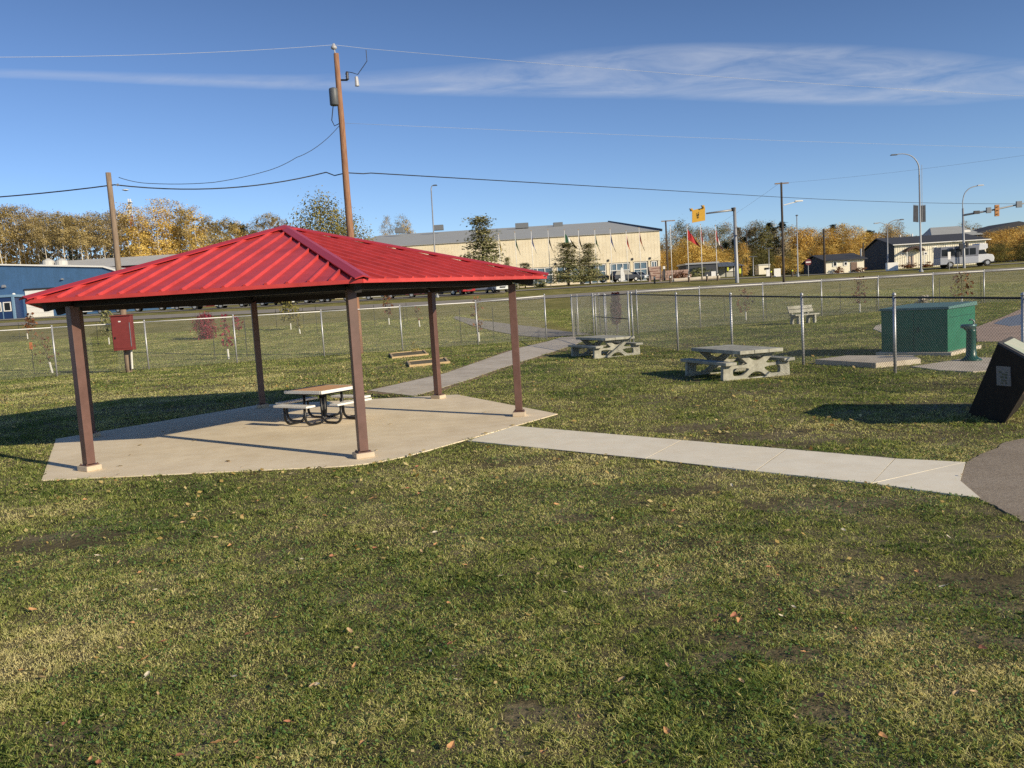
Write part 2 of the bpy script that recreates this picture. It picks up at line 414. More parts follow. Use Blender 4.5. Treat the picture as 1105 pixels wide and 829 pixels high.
for k in range(6):
    a, b, x, up, nrm, L = face_frame(k); W = (b-a).length
    mb = MB()
    th = 0.03
    mb.add([a, b, APX], [(0,1,2)])
    # ribs: trapezoids running up the slope, cut by the hips
    nr = 16; sp = W/nr
    for i in range(nr):
        s0 = (i+0.5)*sp
        hw, ht, tw = 0.034, 0.038, 0.014
        def top(s):   # length available at offset s
            return max(0.02, L*(1 - abs(2*s/W - 1)) - 0.02)
        prof = [(-hw,0),(-tw,ht),(tw,ht),(hw,0)]
        v0 = [a + x*(s0+px) + nrm*pz + up*0.0 for px, pz in prof]; v1 = [a + x*(s0+px) + nrm*pz + up*top(s0+px) for px, pz in prof]
        mb.add(v0+v1, [(0,1,5,4),(1,2,6,5),(2,3,7,6),(0,3,2,1),(4,5,6,7)])
    mb.build('roof_panel', M_red, pav)
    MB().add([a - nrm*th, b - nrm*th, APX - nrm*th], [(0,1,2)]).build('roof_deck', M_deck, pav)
    MB().bar(a + Vector((0,0,-0.015)), b + Vector((0,0,-0.015)), 0.02, 0.055, up=(0,0,1)).build('fascia', M_red, pav)
    # hip cap over corner k : folded strip standing on the ribs
    pa = face_frame((k-1) % 6); e0 = hexpt(R_ROOF+0.03, k, Z_EAVE); 
    nA, nB = nrm, pa[4]
    hip = (APX - e0).normalized()
    sA = nA.cross(hip).normalized(); sA = sA if sA.dot(x) > 0 else -sA
    sB = nB.cross(hip).normalized(); sB = sB if sB.dot(-pa[2]) > 0 else -sB
    hN = (nA+nB).normalized()*0.055
    w = 0.12
    st = e0 + hip*0.0; en = APX
    vs = []
    for p in (st, en):
        vs += [p + hN + sB*w - nB*0.010, p + hN + hN.normalized()*0.01, p + hN + sA*w - nA*0.010,
               p + hN + sA*w - nA*0.028, p + hN - hN.normalized()*0.012, p + hN + sB*w - nB*0.028]
    MB().add(vs, [(0,1,7,6),(1,2,8,7),(2,3,9,8),(3,4,10,9),(4,5,11,10),(5,0,6,11),(0,5,4,3,2,1),(6,7,8,9,10,11)]).build('hip_cap', M_redcap, pav)
mb = MB()
ring = [hexpt(0.34, k, Z_APEX - 0.34*(Z_APEX-Z_EAVE)/R_ROOF + 0.062) for k in range(6)]
ring2 = [p - Vector((0,0,0.03)) for p in ring]
mb.add([APX + Vector((0,0,0.075))] + ring + ring2, [(0,1+k,1+(k+1)%6) for k in range(6)] + [(1+k,7+k,7+(k+1)%6,1+(k+1)%6) for k in range(6)])
mb.build('apex_cap', M_redcap, pav)

# ------------------------------------------------------------------ picnic table under the roof
def square_table():
    t = thing('picnic_table', 'square wood topped picnic table with four benches on black tube legs under the pavilion', 'picnic table', (-3.86, 16.85, Z_SLAB), R(56))
    S = 0.53; t.scale = (0.96,0.96,0.91); t.location.x += 0.05
    MB().box((0,0,0.72), (2*S-0.05, 2*S-0.05, 0.035)).build('tabletop', M_ply, t)
    e = MB()
    for i in range(4):
        a = i*math.pi/2; c = Matrix.Rotation(a, 3, 'Z')
        e.box(c @ Vector((0, -S, 0.705)), (2*S+0.04, 0.045, 0.068), a) if i % 2 == 0 else e.box(c @ Vector((0, -S, 0.705)), (2*S-0.05, 0.045, 0.068), a)
    e.build('table_edge', M_white, t, bevel=0.006)
    MB().box((0,0,0.65), (0.8,0.8,0.05)).build('top_support', M_black, t)
    for i in range(4):
        a = i*math.pi/2; Mx = Matrix.Rotation(a, 3, 'Z')
        MB().box(Mx @ Vector((0, -0.80, 0.44)), (0.98, 0.24, 0.045), a).build('bench_seat', M_white if i != 3 else M_white, t, bevel=0.01)
        for s in (-0.30, 0.30):
            pts = [(s,-0.24,0.66),(s,-0.26,0.25)]
            for q in np.linspace(0, math.pi/2, 6): pts.append((s, -0.26-0.17*(1-math.cos(q)), 0.20-0.17*math.sin(q)))
            for q in np.linspace(0, math.pi/2, 6): pts.append((s, -0.63-0.17*math.sin(q), 0.20-0.17*math.cos(q)))
            pts += [(s,-0.80,0.42)]
            MB().tube([Mx @ Vector(p) for p in pts], 0.027, 8).build('tube_leg', M_black, t, smooth=True)
    return t
square_table()

# ------------------------------------------------------------------ concrete picnic tables
def panel_curve(outer, holes, depth, name, m, parent, bevel=0.008):
    cu = bpy.data.curves.new(name, 'CURVE'); cu.dimensions = '2D'; cu.fill_mode = 'BOTH'; cu.extrude = depth/2; cu.bevel_depth = bevel; cu.bevel_resolution = 1
    for poly in [outer]+holes:
        sp = cu.splines.new('POLY'); sp.points.add(len(poly)-1); sp.use_cyclic_u = True
        for p, q in zip(sp.points, poly): p.co = (q[0], q[1], 0, 1)
    tmp = bpy.data.objects.new(name, cu); COL.objects.link(tmp)
    dg = bpy.context.evaluated_depsgraph_get(); dg.update()
    me = bpy.data.meshes.new_from_object(tmp.evaluated_get(dg)); bpy.data.objects.remove(tmp); bpy.data.curves.remove(cu)
    me.name = name
    Mx = Matrix(((1,0,0,0),(0,0,-1,0),(0,1,0,0),(0,0,0,1)))     # x,y plane -> x,z plane
    me.transform(Mx); me.materials.clear(); me.materials.append(m)
    o = bpy.data.objects.new(name, me); COL.objects.link(o); o.parent = parent
    return o
def rounded(pts, r, n=5):
    out = []; N = len(pts)
    for i in range(N):
        p = Vector(pts[i]); a = Vector(pts[i-1]); b = Vector(pts[(i+1) % N])
        ra = min(r, (a-p).length*0.45); rb = min(r, (b-p).length*0.45)
        s = p + (a-p).normalized()*ra; e = p + (b-p).normalized()*rb
        for t in np.linspace(0, 1, n): out.append(tuple(s.lerp(p, t).lerp(p.lerp(e, t), t)))
    return out
def concrete_table(loc, rz, label):
    t = thing('concrete_picnic_table', label, 'picnic table', loc, rz, 'concrete picnic tables on the lawn')
    mb = MB()
    for i in (-1, 0, 1): mb.box((i*0.395, 0, 0.655), (0.383, 2.3, 0.085))
    mb.box((0, 0, 0.615), (1.1, 2.1, 0.012))
    mb.build('tabletop', M_pconc, t, bevel=0.012)
    for s in (-1, 1):
        MB().box((s*0.80, 0, 0.40), (0.30, 2.2, 0.075)).build('bench_seat', M_pconc, t, bevel=0.012)
    outer = rounded([(-0.92,0),(0.92,0),(0.90,0.36),(0.63,0.36),(0.60,0.33),(0.34,0.33),(0.24,0.36),(0.50,0.59),(0.52,0.61),(-0.52,0.61),(-0.50,0.59),(-0.24,0.36),(-0.34,0.33),(-0.60,0.33),(-0.63,0.36),(-0.90,0.36)], 0.03)
    holes = [rounded([(-0.26,0.54),(0.26,0.54),(0.16,0.47),(0.05,0.42),(-0.05,0.42),(-0.16,0.47)], 0.05),
             rounded([(-0.30,0.02),(0.30,0.02),(0.12,0.15),(0,0.17),(-0.12,0.15)], 0.05)]
    for s in (-1, 1): holes.append(rounded([(s*0.66,0.08),(s*0.66,0.25),(s*0.60,0.28),(s*0.36,0.28),(s*0.20,0.25),(s*0.22,0.20),(s*0.40,0.08)], 0.07))
    for yy in (-0.86, 0.86):
        o = panel_curve(outer, holes, 0.10, 'leg_panel', M_pconc, t); o.location = (0, yy, 0)
    return t
ct = concrete_table((5.62, 21.0, 0), R(17), 'nearer of two grey concrete picnic tables on the lawn, close to the fence')
copy_thing(ct, (3.45, 30.6, 0), R(22), 'farther grey concrete picnic table standing beside the fence gate and path')

# ------------------------------------------------------------------ paths
Zp = 0.015
def quad_strip(name, left, right, z, m, joints=None):
    return sheet(name, list(left) + list(right)[::-1], -0.1, z, m)
# pale sidewalk made of slabs with open joints
swN = [(505,476.5),(697,496),(815.4,509.5),(941,523),(1058,539)]
swF = [(556,460.5),(736,476),(848.7,485.8),(966,496),(1042,500)]
mbs = MB(); base_poly = []
for i in range(4):
    a, b_ = G(*swN[i]), G(*swN[i+1]); d_, c_ = G(*swF[i]), G(*swF[i+1])
    sh = 0.007
    if i < 3: poly = [a.lerp(b_, sh/ (b_-a).length if i else 0), b_.lerp(a, sh/(b_-a).length), c_.lerp(d_, sh/(c_-d_).length), d_.lerp(c_, sh/(c_-d_).length if i else 0)]
    else:
        notch = G(1036, 520); jn, jf = a, c_
        poly = [a.lerp(b_, sh/(b_-a).length), b_, notch, c_.lerp(notch, 0.02) , (c_.lerp(a, 0.004))]
        mbs.prism([(p.x, p.y) for p in poly], -0.1, Zp)
        poly = [a.lerp(d_, 0.01), c_.lerp(d_, 0.006), d_.lerp(c_, 0.006)]
    mbs.prism([(p.x, p.y) for p in poly], -0.1, Zp)
struct(mbs.build('sidewalk', M_walk))
sheet('sidewalk_joint_fill', [G(506,476.2), G(941,522.5), G(1040,501), G(557,461)], -0.08, 0.0115, M_joint)

# path to the gate
gl = [(398,422),(480,403.5),(540,382.5),(560,376),(590,369),(605,364.5),(617,363.5)]
gr = [(447.5,428),(505,410.5),(540,398.2),(560,391.5),(600,379),(622,371.5),(640,364.5)]
sheet('gate_path', [G(*p) for p in gl] + [G(*p) for p in gr[::-1]], -0.1, Zp, M_path)
gl2 = [(384,424.5),(476,403),(538,381.5),(559,375.2),(589,368.4)]; gr2 = [(455,428.5),(508,411.8),(543,399.8),(562,393.2),(602,380.6),(624,372.6)]
def ragged(pts, amp, seed):
    rr = random.Random(seed); out = []
    for i in range(len(pts)-1):
        a, b_ = G(*pts[i]), G(*pts[i+1]); n = max(2, int((b_-a).length/0.35))
        for j in range(n):
            p = a.lerp(b_, j/n); out.append(p + Vector((rr.uniform(-amp, amp), rr.uniform(-amp, amp), 0)))
    out.append(G(*pts[-1])); return out
sheet('path_dirt_edge', ragged(gl2, 0.09, 1) + ragged(gr2, 0.12, 2)[::-1], -0.1, 0.009, M_dirt)
# worn path beyond the gate, climbing the field to the left
wl = [(618,362.5),(586,365),(560,362.5),(535,358),(510,352),(497,347),(488,343)]
wr = [(641,361.5),(606,357.5),(575,353),(550,350),(525,347),(507,344),(492,341.5)]
def draped(name, A_, B_, m, lift=0.03, k=5):
    mb = MB()
    for a, b_ in zip(A_, B_):
        for q in np.linspace(0, 1, k):
            p = Vector(a).lerp(Vector(b_), q); mb.v.append(Vector((p.x, p.y, float(zt(p.x, p.y)) + lift)))
    mb.f = [(i*k+j, i*k+j+1, (i+1)*k+j+1, (i+1)*k+j) for i in range(len(A_)-1) for j in range(k-1)]
    return struct(mb.build(name, m, smooth=True))
draped('worn_path', [GT(*p) for p in wl], [GT(*p) for p in wr], M_road)
# asphalt path at the lower right
asphalt_pts = [G(1036,520), G(1058,539.5), G(1078,549), G(1105,564), G(1105,564)+Vector((1.6,-1.6,0)), Vector((9,2,0)), Vector((16,6,0)), Vector((16,13,0)), Vector((11,12.2,0)), Vector((8.2,11.2,0)), G(1100,474.5), G(1075,484.5), G(1057,492), G(1043,500)]
def smooth_edge(p, n=6):
    out = []
    for i in range(len(p)-1):
        p0, p1, p2, p3_ = p[max(i-1,0)], p[i], p[i+1], p[min(i+2, len(p)-1)]
        for j in range(n):
            t = j/n; q = 0.5*((2*p1) + (-p0+p2)*t + (2*p0-5*p1+4*p2-p3_)*t*t + (-p0+3*p1-3*p2+p3_)*t**3)
            out.append(q + Vector((random.uniform(-.012,.012), random.uniform(-.012,.012), 0)))
    return out + [p[-1]]
asphalt_pts = smooth_edge(asphalt_pts[:4]) + asphalt_pts[4:9] + smooth_edge(asphalt_pts[9:])
sheet('asphalt_path', asphalt_pts, -0.1, 0.0105, M_asph)
# pads inside the dog run
def pad(name, pts, z, m=M_path): sheet(name, [G(x, y, z) for x, y in pts], -0.05, z, m, bevel=0.01)
pad('concrete_pad', [(879.5,388),(945,391.8),(993.5,387.2),(985,383.6),(914,383.6)], 0.13, M_path)
pad('fountain_pad', [(983.5,395.3),(1015,399.5),(1050,401),(1085,398),(1095,391),(1075,386),(1048,385.5),(1020,390)], 0.03, M_path)
pad('round_pad', [(942,355),(945,351.5),(953,349),(966,348.5),(972,352),(966,357.5),(952,358.5)], 0.03, M_path)
pad('brown_paved_area', [(1053,353),(1080,343),(1105,332),(1180,322),(1250,345),(1200,368),(1105,368.5),(1054,368.5)], 0.02, M_gravel)
pad('wet_paving', [(1072,349),(1085,343),(1105,338),(1120,341),(1120,349),(1090,352)], 0.026, mat('wet_grey', (0.20,0.22,0.25), 0.5, var=0.15))

# worn spots where the turf is thin: (column, row, half width m, half depth m)
WORN = [(795,700,0.30,0.10),(860,706,0.22,0.07),(1088,628,0.30,0.16),(1075,690,0.16,0.08),(905,640,0.14,0.06),(820,470,1.1,0.16),(760,462,0.6,0.16),(870,478,0.5,0.10),(60,585,0.55,0.16),(110,580,0.3,0.09),(700,640,0.12,0.05),(560,770,0.11,0.05),(900,770,0.14,0.06),(620,560,0.18,0.06),(740,530,0.5,0.08),(850,545,0.4,0.10),(930,545,0.35,0.10)]

# road across the rise
def ribbon(name, pts, half, m, lift=0.05, n=60):
    mb = MB(); pts = [Vector(p) for p in pts]; W = 4; C_ = []
    tot = sum((b_-a).length for a, b_ in zip(pts, pts[1:]))
    for a, b_ in zip(pts, pts[1:]):
        k = max(2, int(n*(b_-a).length/tot)); C_ += [a.lerp(b_, i/k) for i in range(k)]
    C_.append(pts[-1])
    for i, c in enumerate(C_):
        d = (C_[min(i+3, len(C_)-1)] - C_[max(i-3, 0)]).normalized(); sd_ = Vector((-d.y, d.x))
        for j in range(W+1):
            q = c + sd_*(half*(2*j/W-1)); mb.v.append(Vector((q.x, q.y, float(zt(q.x, q.y)) + lift)))
    mb.f = [(i*(W+1)+j, i*(W+1)+j+1, (i+1)*(W+1)+j+1, (i+1)*(W+1)+j) for i in range(len(C_)-1) for j in range(W)]
    return struct(mb.build(name, m, smooth=True))
ribbon('road', [(-140,119),(2,101.2),(140,102.5)], 2.6, M_road, 0.06, 170)
ribbon('highway', [(-30,120.5),(170,113)], 3.4, M_road, 0.07, 90)
ribbon('parking_lot', [(-95,135),(-34,117.5),(0,115)], 3.2, M_road, 0.06, 90)
ribbon('hall_forecourt', [(-8,147),(45,147)], 6.5, M_road, 0.06, 60)

# ------------------------------------------------------------------ fences
def chain_link(mb, a, b_, z0a, z0b, z1a, z1b, r=0.0019, pitch=0.0707):
    L = (Vector((b_.x, b_.y)) - Vector((a.x, a.y))).length
    def pt(s, h):
        t = s/L; q = a.lerp(b_, t); zl = z0a + (z0b-z0a)*t; zh = z1a + (z1b-z1a)*t
        return Vector((q.x, q.y, zl + h*(zh-zl)))
    Hm = ((z1a-z0a)+(z1b-z0b))/2
    s = -Hm
    nrm = Vector((-(b_.y-a.y), b_.x-a.x, 0)).normalized()*0.004
    def wire(s0, h0, s1, h1, off):
        # clip to 0..L
        if s1 < s0: s0, h0, s1, h1 = s1, h1, s0, h0
        if s1 <= 0 or s0 >= L: return
        def at(sv): return h0 + (h1-h0)*(sv-s0)/(s1-s0)
        x0, x1 = max(0, s0), min(L, s1)
        if x1-x0 < 0.02: return
        mb.tube([pt(x0, at(x0)) + off, pt(x1, at(x1)) + off], r, 3, caps=False)
    while s < L:
        wire(s, 0, s+Hm, 1, nrm); wire(s, 1, s+Hm, 0, -nrm); s += pitch
def fence(name, label, posts, cat='fence', rail=M_galv, post=M_galv, wire=M_wire, mid=False, pr=0.036, spans=None, bottom=0.05, wr=0.0019, railr=0.022):
    """posts: list of (base Vector, ztop)"""
    b0 = posts[0][0]
    t = thing(name, label, cat, b0)
    for b, zt_ in posts:
        m = MB().tube([b - Vector((0,0,0.15)), Vector((b.x, b.y, zt_+0.02))], pr, 10)
        m.lathe([(pr*1.25,0),(pr*1.25,0.03),(pr*0.8,0.06),(0.002,0.075)], (b.x, b.y, zt_+0.012), 10)
        m.build('post', post, t, smooth=True, world=True)
    rl = MB(); wm = MB()
    for i in range(len(posts)-1):
        if spans is not None and i not in spans: continue
        (a, za), (b, zb) = posts[i], posts[i+1]
        rl.tube([Vector((a.x,a.y,za-0.03)), Vector((b.x,b.y,zb-0.03))], railr, 8)
        if mid: rl.tube([Vector((a.x,a.y,(za+a.z)/2)), Vector((b.x,b.y,(zb+b.z)/2))], railr*0.9, 8)
        chain_link(wm, a, b, a.z+bottom, b.z+bottom, za-0.04, zb-0.04, r=wr*1.2)
    rl.build('top_rail', rail, t, smooth=True, world=True)
    wm.build('chain_link_mesh', wire, t, world=True)
    return t
def fp(bx, by, tx, ty, z=0.0):
    b = G(bx, by, z); return (b, P(tx, ty, b.y).z)
left_posts = [fp(-130,420,-139,363), fp(-33,414,-40,358), fp(62,408,56,353), fp(161,401,153.5,347), fp(256,392,250,341), fp(350,384,345.5,336), fp(434.5,377,430.5,332), fp(516,372,513,326), fp(590,369,586.5,317)]
# the posts stand on one line at one height: even the survey out
cl = np.polyfit([b.x for b, _ in left_posts], [b.y for b, _ in left_posts], 2)
left_posts = [(Vector((b.x*float(np.polyval(cl, b.x))/b.y, float(np.polyval(cl, b.x)), 0)), z) for b, z in left_posts]
hz = np.mean([z for _, z in left_posts[:-1]]); left_posts = [(b, hz) for b, _ in left_posts[:-1]] + [(left_posts[-1][0], hz+0.12)]
fence('chain_link_fence', 'long galvanised chain link fence running behind the pavilion to the gate opening', left_posts, rail=M_white)
g1, g2, g3, g4, g5, g6 = fp(618.5,364.5,616.5,318), fp(624.5,362,622.5,318), fp(641.5,365,639.5,316), fp(648,359,646.5,318), fp(682.5,372,678,316), fp(688.5,359.5,686.5,316)
hg = 2.25
def hh(p, h): return (p[0], h)
vg = [hh(g2,hg), hh(g1,hg)]
fence('gate_enclosure', 'galvanised chain link double gate enclosure of close set posts at the end of the path', [hh(g4,hg), hh(g2,hg), hh(g1,hg), hh(g3,hg)], cat='fence', mid=False)
gb = (G(655,359.5), hg-0.08); gb2 = (G(667,359), hg-0.08)
fence('walk_gate', 'galvanised chain link walk gate with middle rail between tall posts beside the path', [(g3[0]+Vector((0.12,0,0)), hg-0.03), (G(654,366.5), hg-0.05), (g5[0]+Vector((-0.1,0.02,0)), hg-0.03)], cat='gate', mid=True, rail=M_drail)
fence('enclosure_back_fence', 'short galvanised chain link panel with thin posts behind the walk gate', [hh(g4,hg-0.05), gb, gb2, hh(g6,hg)], cat='fence', rail=M_galv)
rp = [fp(683.5,372.5,681,317), fp(731.8,379,729,318), fp(790.5,385.5,789,318.5), fp(867,394,865,319), fp(966,403,964,320), fp(1104,416,1102.5,318.5), fp(1260,430,1262,319)]
ra = np.polyfit([b.y for b, _ in rp[:-2]], [z for _, z in rp[:-2]], 1)
fence('dark_rail_fence', 'chain link fence with dark top rail and pale posts in front of the green cabinet', [(b, float(np.polyval(ra, max(b.y, 14)))) for b, _ in rp], rail=M_drail, wire=M_dwire, wr=0.0021)
fr = [fp(688.5,359.5,686.5,314.5), fp(756,355,755,310), fp(824,349,823,307), fp(887,342,886,303), fp(948,338,947,299), fp(1007,335,1006,297), fp(1062,331,1061,292), fp(1130,326,1129,287), fp(1220,320,1219,281)]
hz = np.mean([z for _, z in fr[1:]])
def smooth_line(posts, deg):
    c = np.polyfit([b.x for b, _ in posts], [b.y for b, _ in posts], deg)
    out = []
    for b, z in posts:
        y = float(np.polyval(c, b.x)); out.append((Vector((b.x*y/b.y, y, 0)), z))
    return out
fr = smooth_line(fr, 2)
fence('back_field_fence', 'galvanised chain link fence with bright top rail across the back of the dog run', [(b, hz) for b, _ in fr], rail=M_white)

# ------------------------------------------------------------------ bench, cabinet, fountain, sign, planters
def concrete_bench():
    a, b_ = G(858,350.6), G(882,348.5); c = (a+b_)/2; rz = math.atan2(b_.y-a.y, b_.x-a.x) + R(4)
    t = thing('park_bench', 'pale concrete park bench with two back boards behind the dark rail fence', 'bench', (c.x-0.05, c.y+0.3, 0), rz)
    for s in (-0.62, 0.62):
        MB().extr([(s-0.06,-0.30,0),(s-0.06,-0.16,0),(s-0.06,-0.12,0.34),(s-0.06,0.12,0.34),(s-0.06,0.16,0),(s-0.06,0.34,0),(s-0.06,0.26,0.42),(s-0.06,0.40,0.95),(s-0.06,0.31,0.97),(s-0.06,0.15,0.46),(s-0.06,-0.30,0.46)], (0.12,0,0)).build('side_frame', M_pconc, t)
    m = MB()
    for y in (-0.21, 0.02): m.box((0,y,0.50), (1.9,0.21,0.07))
    m.build('seat', M_pconc, t, bevel=0.01)
    for z, y in ((0.70,0.175),(0.90,0.24)):
        MB().box((0,y,z), (1.9,0.07,0.18), rot=Matrix.Rotation(R(-15),3,'X')).build('back_board', M_pconc, t, bevel=0.01)
concrete_bench()

def cabinet():
    Bc = G(1023,384); d = Vector((0.70,-0.714,0)); rz = math.atan2(d.y, d.x)
    Lx = next(L/100 for L in range(50,400) if proj(Bc - d*(L/100))[0] < 951.5); A = Bc - d*Lx
    v = Vector((-d.y, d.x, 0)); Ly = next(L/100 for L in range(50,400) if proj(Bc + v*(L/100))[0] > 1052.5)
    t = thing('utility_cabinet', 'large green metal utility cabinet with its shaded side towards the fence', 'cabinet', A, rz)
    H = P(1023,331,Bc.y).z
    MB().box((Lx/2, Ly/2, 0.04), (Lx+0.25, Ly+0.25, 0.12)).build('plinth', M_path, t, bevel=0.01)
    MB().box((Lx/2, Ly/2, 0.10+(H-0.16)/2), (Lx, Ly, H-0.16)).build('body', M_green, t, bevel=0.01)
    x0, x1, y0, y1 = -0.05, Lx+0.05, -0.05, Ly+0.05
    MB().add([(x0,y0,H-0.06),(x1,y0,H-0.06),(x1,y1,H-0.06),(x0,y1,H-0.06),(x0+0.02,y0+0.02,H),(x1-0.02,y0+0.02,H),(x1-0.02,y1-0.02,H+0.05),(x0+0.02,y1-0.02,H+0.05)],
             [(0,3,2,1),(4,5,6,7),(0,1,5,4),(1,2,6,5),(2,3,7,6),(3,0,4,7)]).build('lid', mat('cabinet_lid', (0.10,0.20,0.17), 0.5, var=0.1), t)
    MB().box((Lx/2,-0.002,H/2), (0.012,0.008,H-0.25)).build('door_seam', M_fount, t)
    MB().box((Lx/2+0.12,-0.02,H/2+0.05), (0.03,0.04,0.14)).build('handle', M_fount, t)
    MB().box((Lx+0.003,Ly*0.5,H-0.30), (0.006,Ly*0.86,0.012)).build('vent_seam', M_fount, t)
cabinet()

def fountain():
    b = G(1048,389,0.03); h = P(1047,347,b.y).z - 0.03
    t = thing('drinking_fountain', 'dark green pedestal drinking fountain on the round concrete pad', 'fountain', b, R(-20))
    MB().lathe([(0.24,0),(0.24,0.03),(0.18,0.06),(0.125,0.12),(0.115,0.3),(0.105,h-0.25),(0.12,h-0.2)], n=20).build('pedestal', M_fount, t, smooth=True)
    MB().lathe([(0.08,h-0.22),(0.17,h-0.14),(0.185,h-0.08),(0.17,h-0.07),(0.10,h-0.10)], (-0.05,-0.02,0)).build('bowl', mat('fountain_bowl', (0.10,0.18,0.18), 0.25, metal=0.4), t, smooth=True)
    MB().tube([(0.07,0,h-0.1),(0.07,0,h+0.0),(0.02,0,h+0.05),(-0.05,0,h+0.03)], 0.018, 8).build('spout', M_grey, t, smooth=True)
    MB().box((-0.21,-0.03,h-0.13), (0.06,0.06,0.05)).build('push_button', M_grey, t)
fountain()

def info_sign():
    D, C = G(1041.5,446.6), G(1080,456)
    Yc = (D.y+C.y)/2
    ex = Vector(((C-D).x, (C-D).y, 0)); ex = Vector((0.80,-0.60,0)); 
    # the side panel is a leaning parallelogram; its plane runs from D to C
    ex = (C-D).normalized(); W = (C-D).length
    ez = Vector((0,0,1))
    def onpl(x, y):     # picture ray against the panel plane
        r = Vector(ray(x, y)); o = Vector((0,0,EYE)); nn = ex.cross(ez); t = (D-o).dot(nn)/r.dot(nn); return o + r*t
    A, B_ = onpl(1076,371.5), onpl(1121,396)
    t = thing('interpretive_sign', 'dark leaning interpretive stand with small grey plaque on its shaded side', 'sign', D)
    back = Vector((0.62,0.78,0))*1.25
    MB().extr([D - ez*0.1, C - ez*0.1, B_, A], back).build('body', M_sign, t, world=True, bevel=0.01)
    # right face, sunlit look put into its brown; sloping display on top
    e2 = (B_-A).normalized(); n2 = e2.cross(back).normalized(); n2 = n2 if n2.z > 0 else -n2
    q = [A.lerp(B_,0.10)+back*0.10, A.lerp(B_,0.92)+back*0.10, A.lerp(B_,0.92)+back*0.9, A.lerp(B_,0.10)+back*0.9]
    MB().extr([A+n2*0.002, B_+n2*0.002, B_+back+n2*0.002, A+back+n2*0.002], n2*0.03).build('top_board', mat('sign_top_grey', (0.07,0.065,0.06), 0.8, var=0.2), t, world=True)  # top board a paler grey than the body
    MB().extr([p+n2*0.034 for p in q], n2*0.01).build('display_panel', mat('map_panel', (0.62,0.60,0.45), 0.5, col2=(0.50,0.56,0.40), scale=3), t, world=True)
    nr = (back.cross(B_-C)).normalized(); nr = nr if nr.x > 0 else -nr
    MB().extr([C.lerp(B_,0.02)+nr*0.003+back*0.03, C.lerp(B_,0.97)+nr*0.003+back*0.03, C.lerp(B_,0.97)+back*0.97+nr*0.003, C.lerp(B_,0.02)+back*0.97+nr*0.003], nr*0.02).build('sunlit_side', M_sign_lit, t, world=True)
    nn = ex.cross(ez).normalized(); nn = nn if nn.y < 0 else -nn
    pq = [onpl(1076,395), onpl(1091,395.8), onpl(1091.8,417), onpl(1076.6,415.8)]
    pl = MB().extr([p+nn*0.003 for p in pq], nn*0.012).build('plaque', mat('grey_plaque', (0.19,0.19,0.19), 0.5, var=0.08), t, world=True)
    # worn picture on the plaque: a few darker blots inside a pale border
    c0 = pq[0]; u = pq[1]-pq[0]; v = pq[3]-pq[0]
    mb = MB()
    for (s, w_, a, h_) in ((0.18,0.2,0.25,0.10),(0.40,0.40,0.36,0.10),(0.30,0.22,0.50,0.12),(0.60,0.18,0.50,0.13),(0.36,0.36,0.68,0.09),(0.30,0.18,0.82,0.08),(0.62,0.14,0.80,0.09),(0.64,0.18,0.26,0.06)):
        qq = [c0+u*s+v*a, c0+u*(s+w_)+v*(a+0.01), c0+u*(s+w_*0.95)+v*(a+h_), c0+u*(s+0.02)+v*(a+h_*0.9)]
        mb.extr([p+nn*0.0165 for p in qq], nn*0.002)
    mb.build('plaque_picture', mat('plaque_green', (0.085,0.095,0.06), 0.6, var=0.2), pl)
    pp = bpy.data.objects.get('plaque_picture'); me = pp.data
    for vv in me.vertices: vv.co = vv.co - t.location
info_sign()

def planter(pts, label, h=0.09):
    c = sum((G(*p) for p in pts), Vector())/4; t = thing('timber_planter', label, 'planter', c, 0, 'low timber planters by the path')
    q = [G(*p) for p in pts]
    for i in range(4):
        a, b_ = q[i], q[(i+1) % 4]; d = (b_-a).normalized()*0.06 if i % 2 == 0 else -(b_-a).normalized()*0.062
        MB().bar(a - d + Vector((0,0,h/2)), b_ + d + Vector((0,0,h/2)), 0.09, h).build('timber', M_timber, t, world=True, bevel=0.012)
    MB().prism([((p-c)*0.93 + c)[:2] for p in q], 0.0, h-0.03).build('soil', M_soil, t, world=True)
    return t
planter([(424,387.3),(461,383.7),(457,379.6),(421,383)], 'farther low timber planter box left of the path with a dry plant')
planter([(443,396.5),(484,392.5),(480,388),(440,392)], 'nearer low timber planter box left of the path behind a brown post')

# red electrical box on the old pole
b = G(139,402)
YP = b.y
# ------------------------------------------------------------------ utility poles
def pole(name, label, base, ztop, r0, r1, m, extra=None, group=None):
    t = thing(name, label, 'utility pole', base, 0, group)
    H = ztop - base.z
    n = 9; mb = MB()
    mb.tube([(random.uniform(-0.012,0.012), random.uniform(-0.012,0.012), -0.3 + (H+0.3)*i/n) for i in range(n+1)], [r0+(r1-r0)*i/n for i in range(n+1)], 14)
    mb.build('pole_shaft', m, t, smooth=True)
    return t
mbase = G(388,382); MY = mbase.y; mtop = P(362,58,MY).z
tp = pole('utility_pole', 'tall reddish wooden utility pole with transformer and insulators behind the pavilion roof', mbase, mtop, 0.21, 0.125, M_wood)
def loc(p, t): return Vector(p) - t.location
def P2(x, y, t, dY=0.0): return loc(P(x, y, t.location.y + dY), t)
MB().lathe([(0.19,0),(0.22,0.04),(0.22,0.75),(0.20,0.8),(0.06,0.85)], P2(361,114,tp,-0.1), 14).build('transformer', mat('transformer_grey', (0.10,0.11,0.12), 0.5), tp, smooth=True)
MB().tube([P2(362,60,tp), P2(360.5,52,tp)], 0.03, 8).build('pin', M_grey, tp)
MB().lathe([(0.05,-0.12),(0.14,-0.08),(0.15,0.0),(0.08,0.08),(0.06,0.16)], P2(360.3,51,tp), 12).build('insulator', M_porc, tp, smooth=True)
MB().tube([P2(368,86.5,tp), P2(375,86.5,tp)], 0.045, 8).build('bracket', M_black, tp)
